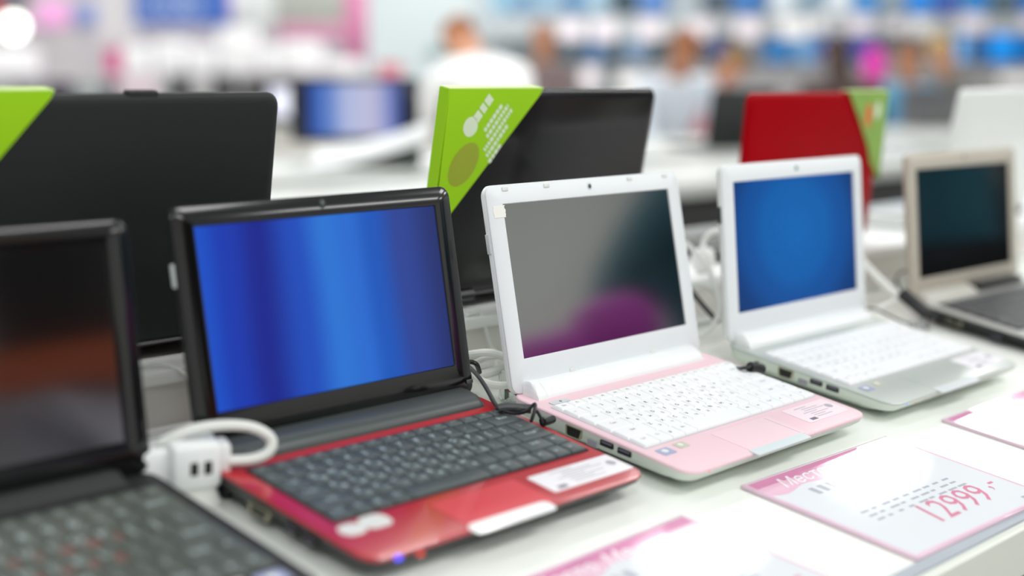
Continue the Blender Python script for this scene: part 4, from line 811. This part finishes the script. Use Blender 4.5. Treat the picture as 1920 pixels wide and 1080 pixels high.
# ------------------------------------------------------------------ shoppers
skin_m = mat('skin', (224, 168, 138), .5, var=.04)
def person(px, py, v, label, hair, top, legs, turn=0.0, hairlen=0.0, skin=skin_m, arms=(0.3, 0.3), kid=1.0, at=None, lean=0.0):
    s = kid
    if at is None:      # px, py, v: where the photo shows the head
        zc = fz(py, v)*.001+TZ; lean = math.acos(max(.2, min(1, (zc/s-.93)/.70))); dd = .7*math.sin(lean)*s
        g0 = far @ Vector((fu(px, v)*.001 - math.sin(turn)*dd, v + math.cos(turn)*dd, 0)); g0.z = 0.0; rz = CAMYAW+turn
    else: g0 = Vector(at); rz = turn
    root = thing('person', label, 'person', g0, (0, 0, rz), 'shoppers in the background' if at is None else 'shoppers on the near side of the counter')
    hip = Vector((0, 0, .93))*s
    A = Matrix.Rotation(lean, 3, 'X')            # lean forward: -y is the way the person faces
    def T(x, y, z): return hip + A @ (Vector((x, y, z))*s)
    J = {'hip': hip, 'waist': T(0, .0, .16), 'chest': T(0, .01, .36), 'neck': T(0, 0, .52), 'head0': T(0, -.02, .595), 'head1': T(0, -.03, .69), 'crown': T(0, -.01, .78)}
    def skin_obj(name, verts, edges, m, lev=1):
        me = bpy.data.meshes.new(name); me.from_pydata([tuple(p) for p, r in verts], edges, [])
        o = bpy.data.objects.new(name, me); C.objects.link(o)
        md = o.modifiers.new('skin', 'SKIN'); md.use_smooth_shade = True; sub_ = o.modifiers.new('sub', 'SUBSURF'); sub_.levels = lev; sub_.render_levels = lev
        for i_, (p, r) in enumerate(verts):
            me.skin_vertices[0].data[i_].radius = r if isinstance(r, tuple) else (r, r); me.skin_vertices[0].data[i_].use_root = (i_ == 0)
        me2 = bpy.data.meshes.new_from_object(o.evaluated_get(bpy.context.evaluated_depsgraph_get())); bpy.data.objects.remove(o)
        me2.materials.clear(); me2.materials.append(m)
        for p_ in me2.polygons: p_.use_smooth = True
        return obj(name, me2, m, root)
    vt = [(J['hip'], (.11*s, .08*s)), (J['waist'], (.085*s, .065*s)), (J['chest'], (.09*s, .065*s)), (J['neck'], .06*s), (J['head0'], .07*s), (J['head1'], (.078*s, .09*s)), (J['crown'], .05*s)]
    ed = [(0, 1), (1, 2), (2, 3), (3, 4), (4, 5), (5, 6)]
    sl_ = [(J['hip'], (.16*s, .12*s)), (J['waist'], (.14*s, .11*s)), (J['chest'], (.165*s, .125*s)), (T(0, 0, .45), (.14*s, .10*s)), (T(0, 0, .505), (.078*s, .072*s))]; se = [(0, 1), (1, 2), (2, 3), (3, 4)]
    if at is not None and kid == 1.0: sl_.append((T(0, 0, -.16), (.17*s, .13*s))); se.append((0, 5))      # jacket hem
    for sd, am in ((-1, arms[0]), (1, arms[1])):
        shp = T(sd*.19, 0, .44); el = shp + Vector((sd*.05, -math.sin(am)*.28, -math.cos(am)*.28))*s; wr = el + Vector((-sd*.02, -math.sin(am+.7)*.25, -math.cos(am+.7)*.25))*s
        d_ = (wr-el).normalized(); pm = wr+d_*.07*s
        k = len(vt); vt += [(shp, .045*s), (el, .036*s), (wr, .026*s), (pm, (.036*s, .02*s))]; ed += [(2, k), (k, k+1), (k+1, k+2), (k+2, k+3)]
        for fi, (off, ln) in enumerate(((-.03, .07), (-.01, .085), (.01, .08), (.028, .062))):
            kk = len(vt); side = Vector((0, .8, .6)) * off * s; vt += [(pm+d_*ln*.55*s+side, .009*s), (pm+d_*ln*s+side+Vector((0, 0, -.012*s)), .0075*s)]; ed += [(k+3, kk), (kk, kk+1)]
        kk = len(vt); vt += [(wr+d_*.03*s+Vector((0, -.035, .02))*s, .011*s), (wr+d_*.065*s+Vector((0, -.05, .028))*s, .009*s)]; ed += [(k+2, kk), (kk, kk+1)]
        k = len(sl_); sl_ += [(shp, .088*s), (el, .064*s), (wr, .048*s)]; se += [(2, k), (k, k+1), (k+1, k+2)]
    tr = [(hip+Vector((0, 0, .03)), (.155*s, .12*s))]; te = []
    for sd in (-1, 1):
        h_ = hip+Vector((sd*.09, 0, -.06))*s; kn = Vector((sd*.1, -.02, .5))*s; an = Vector((sd*.1, .01, .1))*s; toe = Vector((sd*.12, -.15, .045))*s
        k = len(vt); vt += [(h_, .09*s), (kn, .06*s), (an, .042*s), (toe, .035*s)]; ed += [(0, k), (k, k+1), (k+1, k+2), (k+2, k+3)]
        k = len(tr); tr += [(h_, .1*s), (kn, .072*s), (an, .058*s)]; te += [(0, k), (k, k+1), (k+1, k+2)]
    k = len(vt); vt += [(T(0, -.115, .685), .016*s), (T(-.082, -.02, .69), .02*s), (T(.082, -.02, .69), .02*s)]; ed += [(5, k), (5, k+1), (5, k+2)]   # nose and ears
    skin_obj('body', vt, ed, skin)
    skin_obj('shirt', sl_, se, top); skin_obj('trousers', tr, te, legs)
    hc = T(0, .005, .715); q = MB()
    HM = Matrix.Translation(T(0, -.03, .69)*1000) @ A.to_4x4()
    for sd in (-1, 1):
        fq = MB(); fq.ball((sd*30*s, -80*s, 18*s), (11*s, 9*s, 6*s), T=HM); obj('eye', fq, mm('eye_dark', (40, 30, 28), .3), root)
    fq = MB(); fq.ball((0, -84*s, -38*s), (22*s, 9*s, 6*s), T=HM); obj('mouth', fq, mm('lip', (180, 96, 90), .5), root)
    q.ball((0, 26*s, 46*s), (86*s, 90*s, 66*s), T=HM)
    if hairlen: q.ball((0, 46*s, -hairlen*500*s), (84*s, 58*s, hairlen*1000*s), T=HM)
    obj('hair', q, hair, root)
    for sd in (-1, 1):
        q = MB(); q.ball((sd*118*s, -70*s, 40*s), (48*s, 130*s, 38*s)); obj('shoe', q, mm('shoe_dark', (30, 28, 28), .5), root)
    return root
hb = mat('brown_hair', (120, 78, 48), .6, var=.2, scale=60); ho = mat('orange_brown_hair', (164, 100, 58), .6, var=.2, scale=60); hd = mat('dark_brown_hair', (64, 42, 34), .6, var=.2, scale=60); hy = mat('sandy_hair', (206, 170, 108), .6, var=.2, scale=60); ht = mat('dark_blond_hair', (140, 106, 48), .6, var=.2, scale=60)
tan_skin = mat('warm_skin', (196, 134, 98), .5, var=.04)
jeans = mat('blue_grey_jeans', (96, 104, 128), .8, var=.1); dark_tr = mat('dark_trousers', (44, 44, 50), .8, var=.1); lavj = mat('pale_lavender_trousers', (176, 178, 206), .8, var=.05)
rd_ = math.radians
person(866, 68, 6.9, 'person in white shirt bending forward behind the green sleeve', ho, mat('white_shirt', (250, 250, 250), .7, var=.01), jeans, turn=rd_(-150), arms=(.5, .5), skin=tan_skin)
person(1018, 66, 10.2, 'orange haired visitor in taupe top right of the white shirted person', ho, mat('taupe_top', (128, 112, 112), .8), dark_tr, skin=tan_skin, kid=.9)
person(1280, 84, 7.3, 'tan haired visitor in pale blue white top left of the red laptop', ho, mat('pale_blue_top', (222, 230, 242), .7), lavj, turn=rd_(15), skin=tan_skin, kid=.86)
person(1372, 112, 7.9, 'dark blond visitor in dusty pink top above the red laptop', ht, mat('dusty_pink_top', (206, 146, 154), .8), dark_tr, turn=rd_(60), hairlen=.1, kid=.9)
person(1563, 98, 7.6, 'visitor with long dark brown hair seen above the red laptop', hd, mat('brown_black_top', (70, 52, 50), .8), dark_tr, turn=rd_(180), hairlen=.28, kid=.85)
person(1634, 116, 8.7, 'child in vivid magenta hood and top right of the dark haired visitor', mat('magenta_hood', (236, 58, 182), .8, var=.1), mat('magenta_top', (240, 60, 186), .7), dark_tr, turn=rd_(160), hairlen=.12, kid=.8)
person(1700, 88, 8.2, 'visitor in teal blue top with lavender trousers beside the red laptop sleeve', hb, mat('teal_blue_top', (84, 152, 190), .7), lavj, turn=rd_(-62), skin=tan_skin, kid=.8)
person(1754, 92, 9.6, 'sandy haired visitor in grey top at the right', hy, mat('mid_grey_top', (124, 124, 122), .8), dark_tr, turn=rd_(-40), hairlen=.18, kid=.9)
# shoppers on the near side, met only as reflections in the dark screens
person(0, 0, 0, 'shopper in dark teal jacket mirrored in the dark screen of the pink laptop', hb, mat('dark_teal_jacket', (30, 104, 122), .8), dark_tr, turn=rd_(150), at=(3.0, -.55, 0), arms=(-.8, -.8))
person(0, 0, 0, 'shopper in black jacket mirrored in the dark screen of the champagne laptop', hd, mat('black_jacket', (16, 16, 18), .8), dark_tr, turn=rd_(150), at=(3.2, .06, 0), arms=(-1.0, -1.0))
person(0, 0, 0, 'shopper in petrol blue jacket mirrored at the left of the champagne laptop screen', hd, mat('petrol_jacket', (26, 96, 116), .8), dark_tr, turn=rd_(150), at=(2.62, .14, 0), arms=(-1.0, -1.0))
pc = person(0, 0, 0, 'shopper in black jacket and pale trousers mirrored in the glossy black laptop', hd, mat('soft_black_jacket', (14, 14, 16), .8), mat('pale_lilac_trousers', (214, 212, 226), .8), turn=rd_(168), at=(1.07, -.32, 0), kid=1.04, arms=(-.6, -.6))
b = MB(); b.loft([[(px, py, z) for px, py in rrect(0, 0, 480, 330, 140, 8)] for z in (990, 1045)]); obj('waist_belt', b, mat('brown_leather', (196, 84, 28), .5, var=.1), pc)
bagm = mat('magenta_bag', (206, 64, 196), .6, var=.05)
b = MB(); b.box(-150, 40, -60, 60, 0, 105, b=40); b.box(0, 150, -60, 60, 20, 140, b=45)
q = MB(); q.box(-170, 170, -80, 80, 0, 935, b=6); pq = obj('plinth', q, dark_m); pq.location = (1.79, .02, 0); pq.rotation_euler.z = rd_(35); tag(pq, 'dark plinth under the magenta bag on the near side of the counter', 'plinth')
o = obj('shoulder_bag', b, bagm); o.location = (1.79, .02, TZ+.06); o.rotation_euler.z = rd_(35); tag(o, 'soft magenta bag mirrored low in the dark screen of the pink laptop', 'bag')
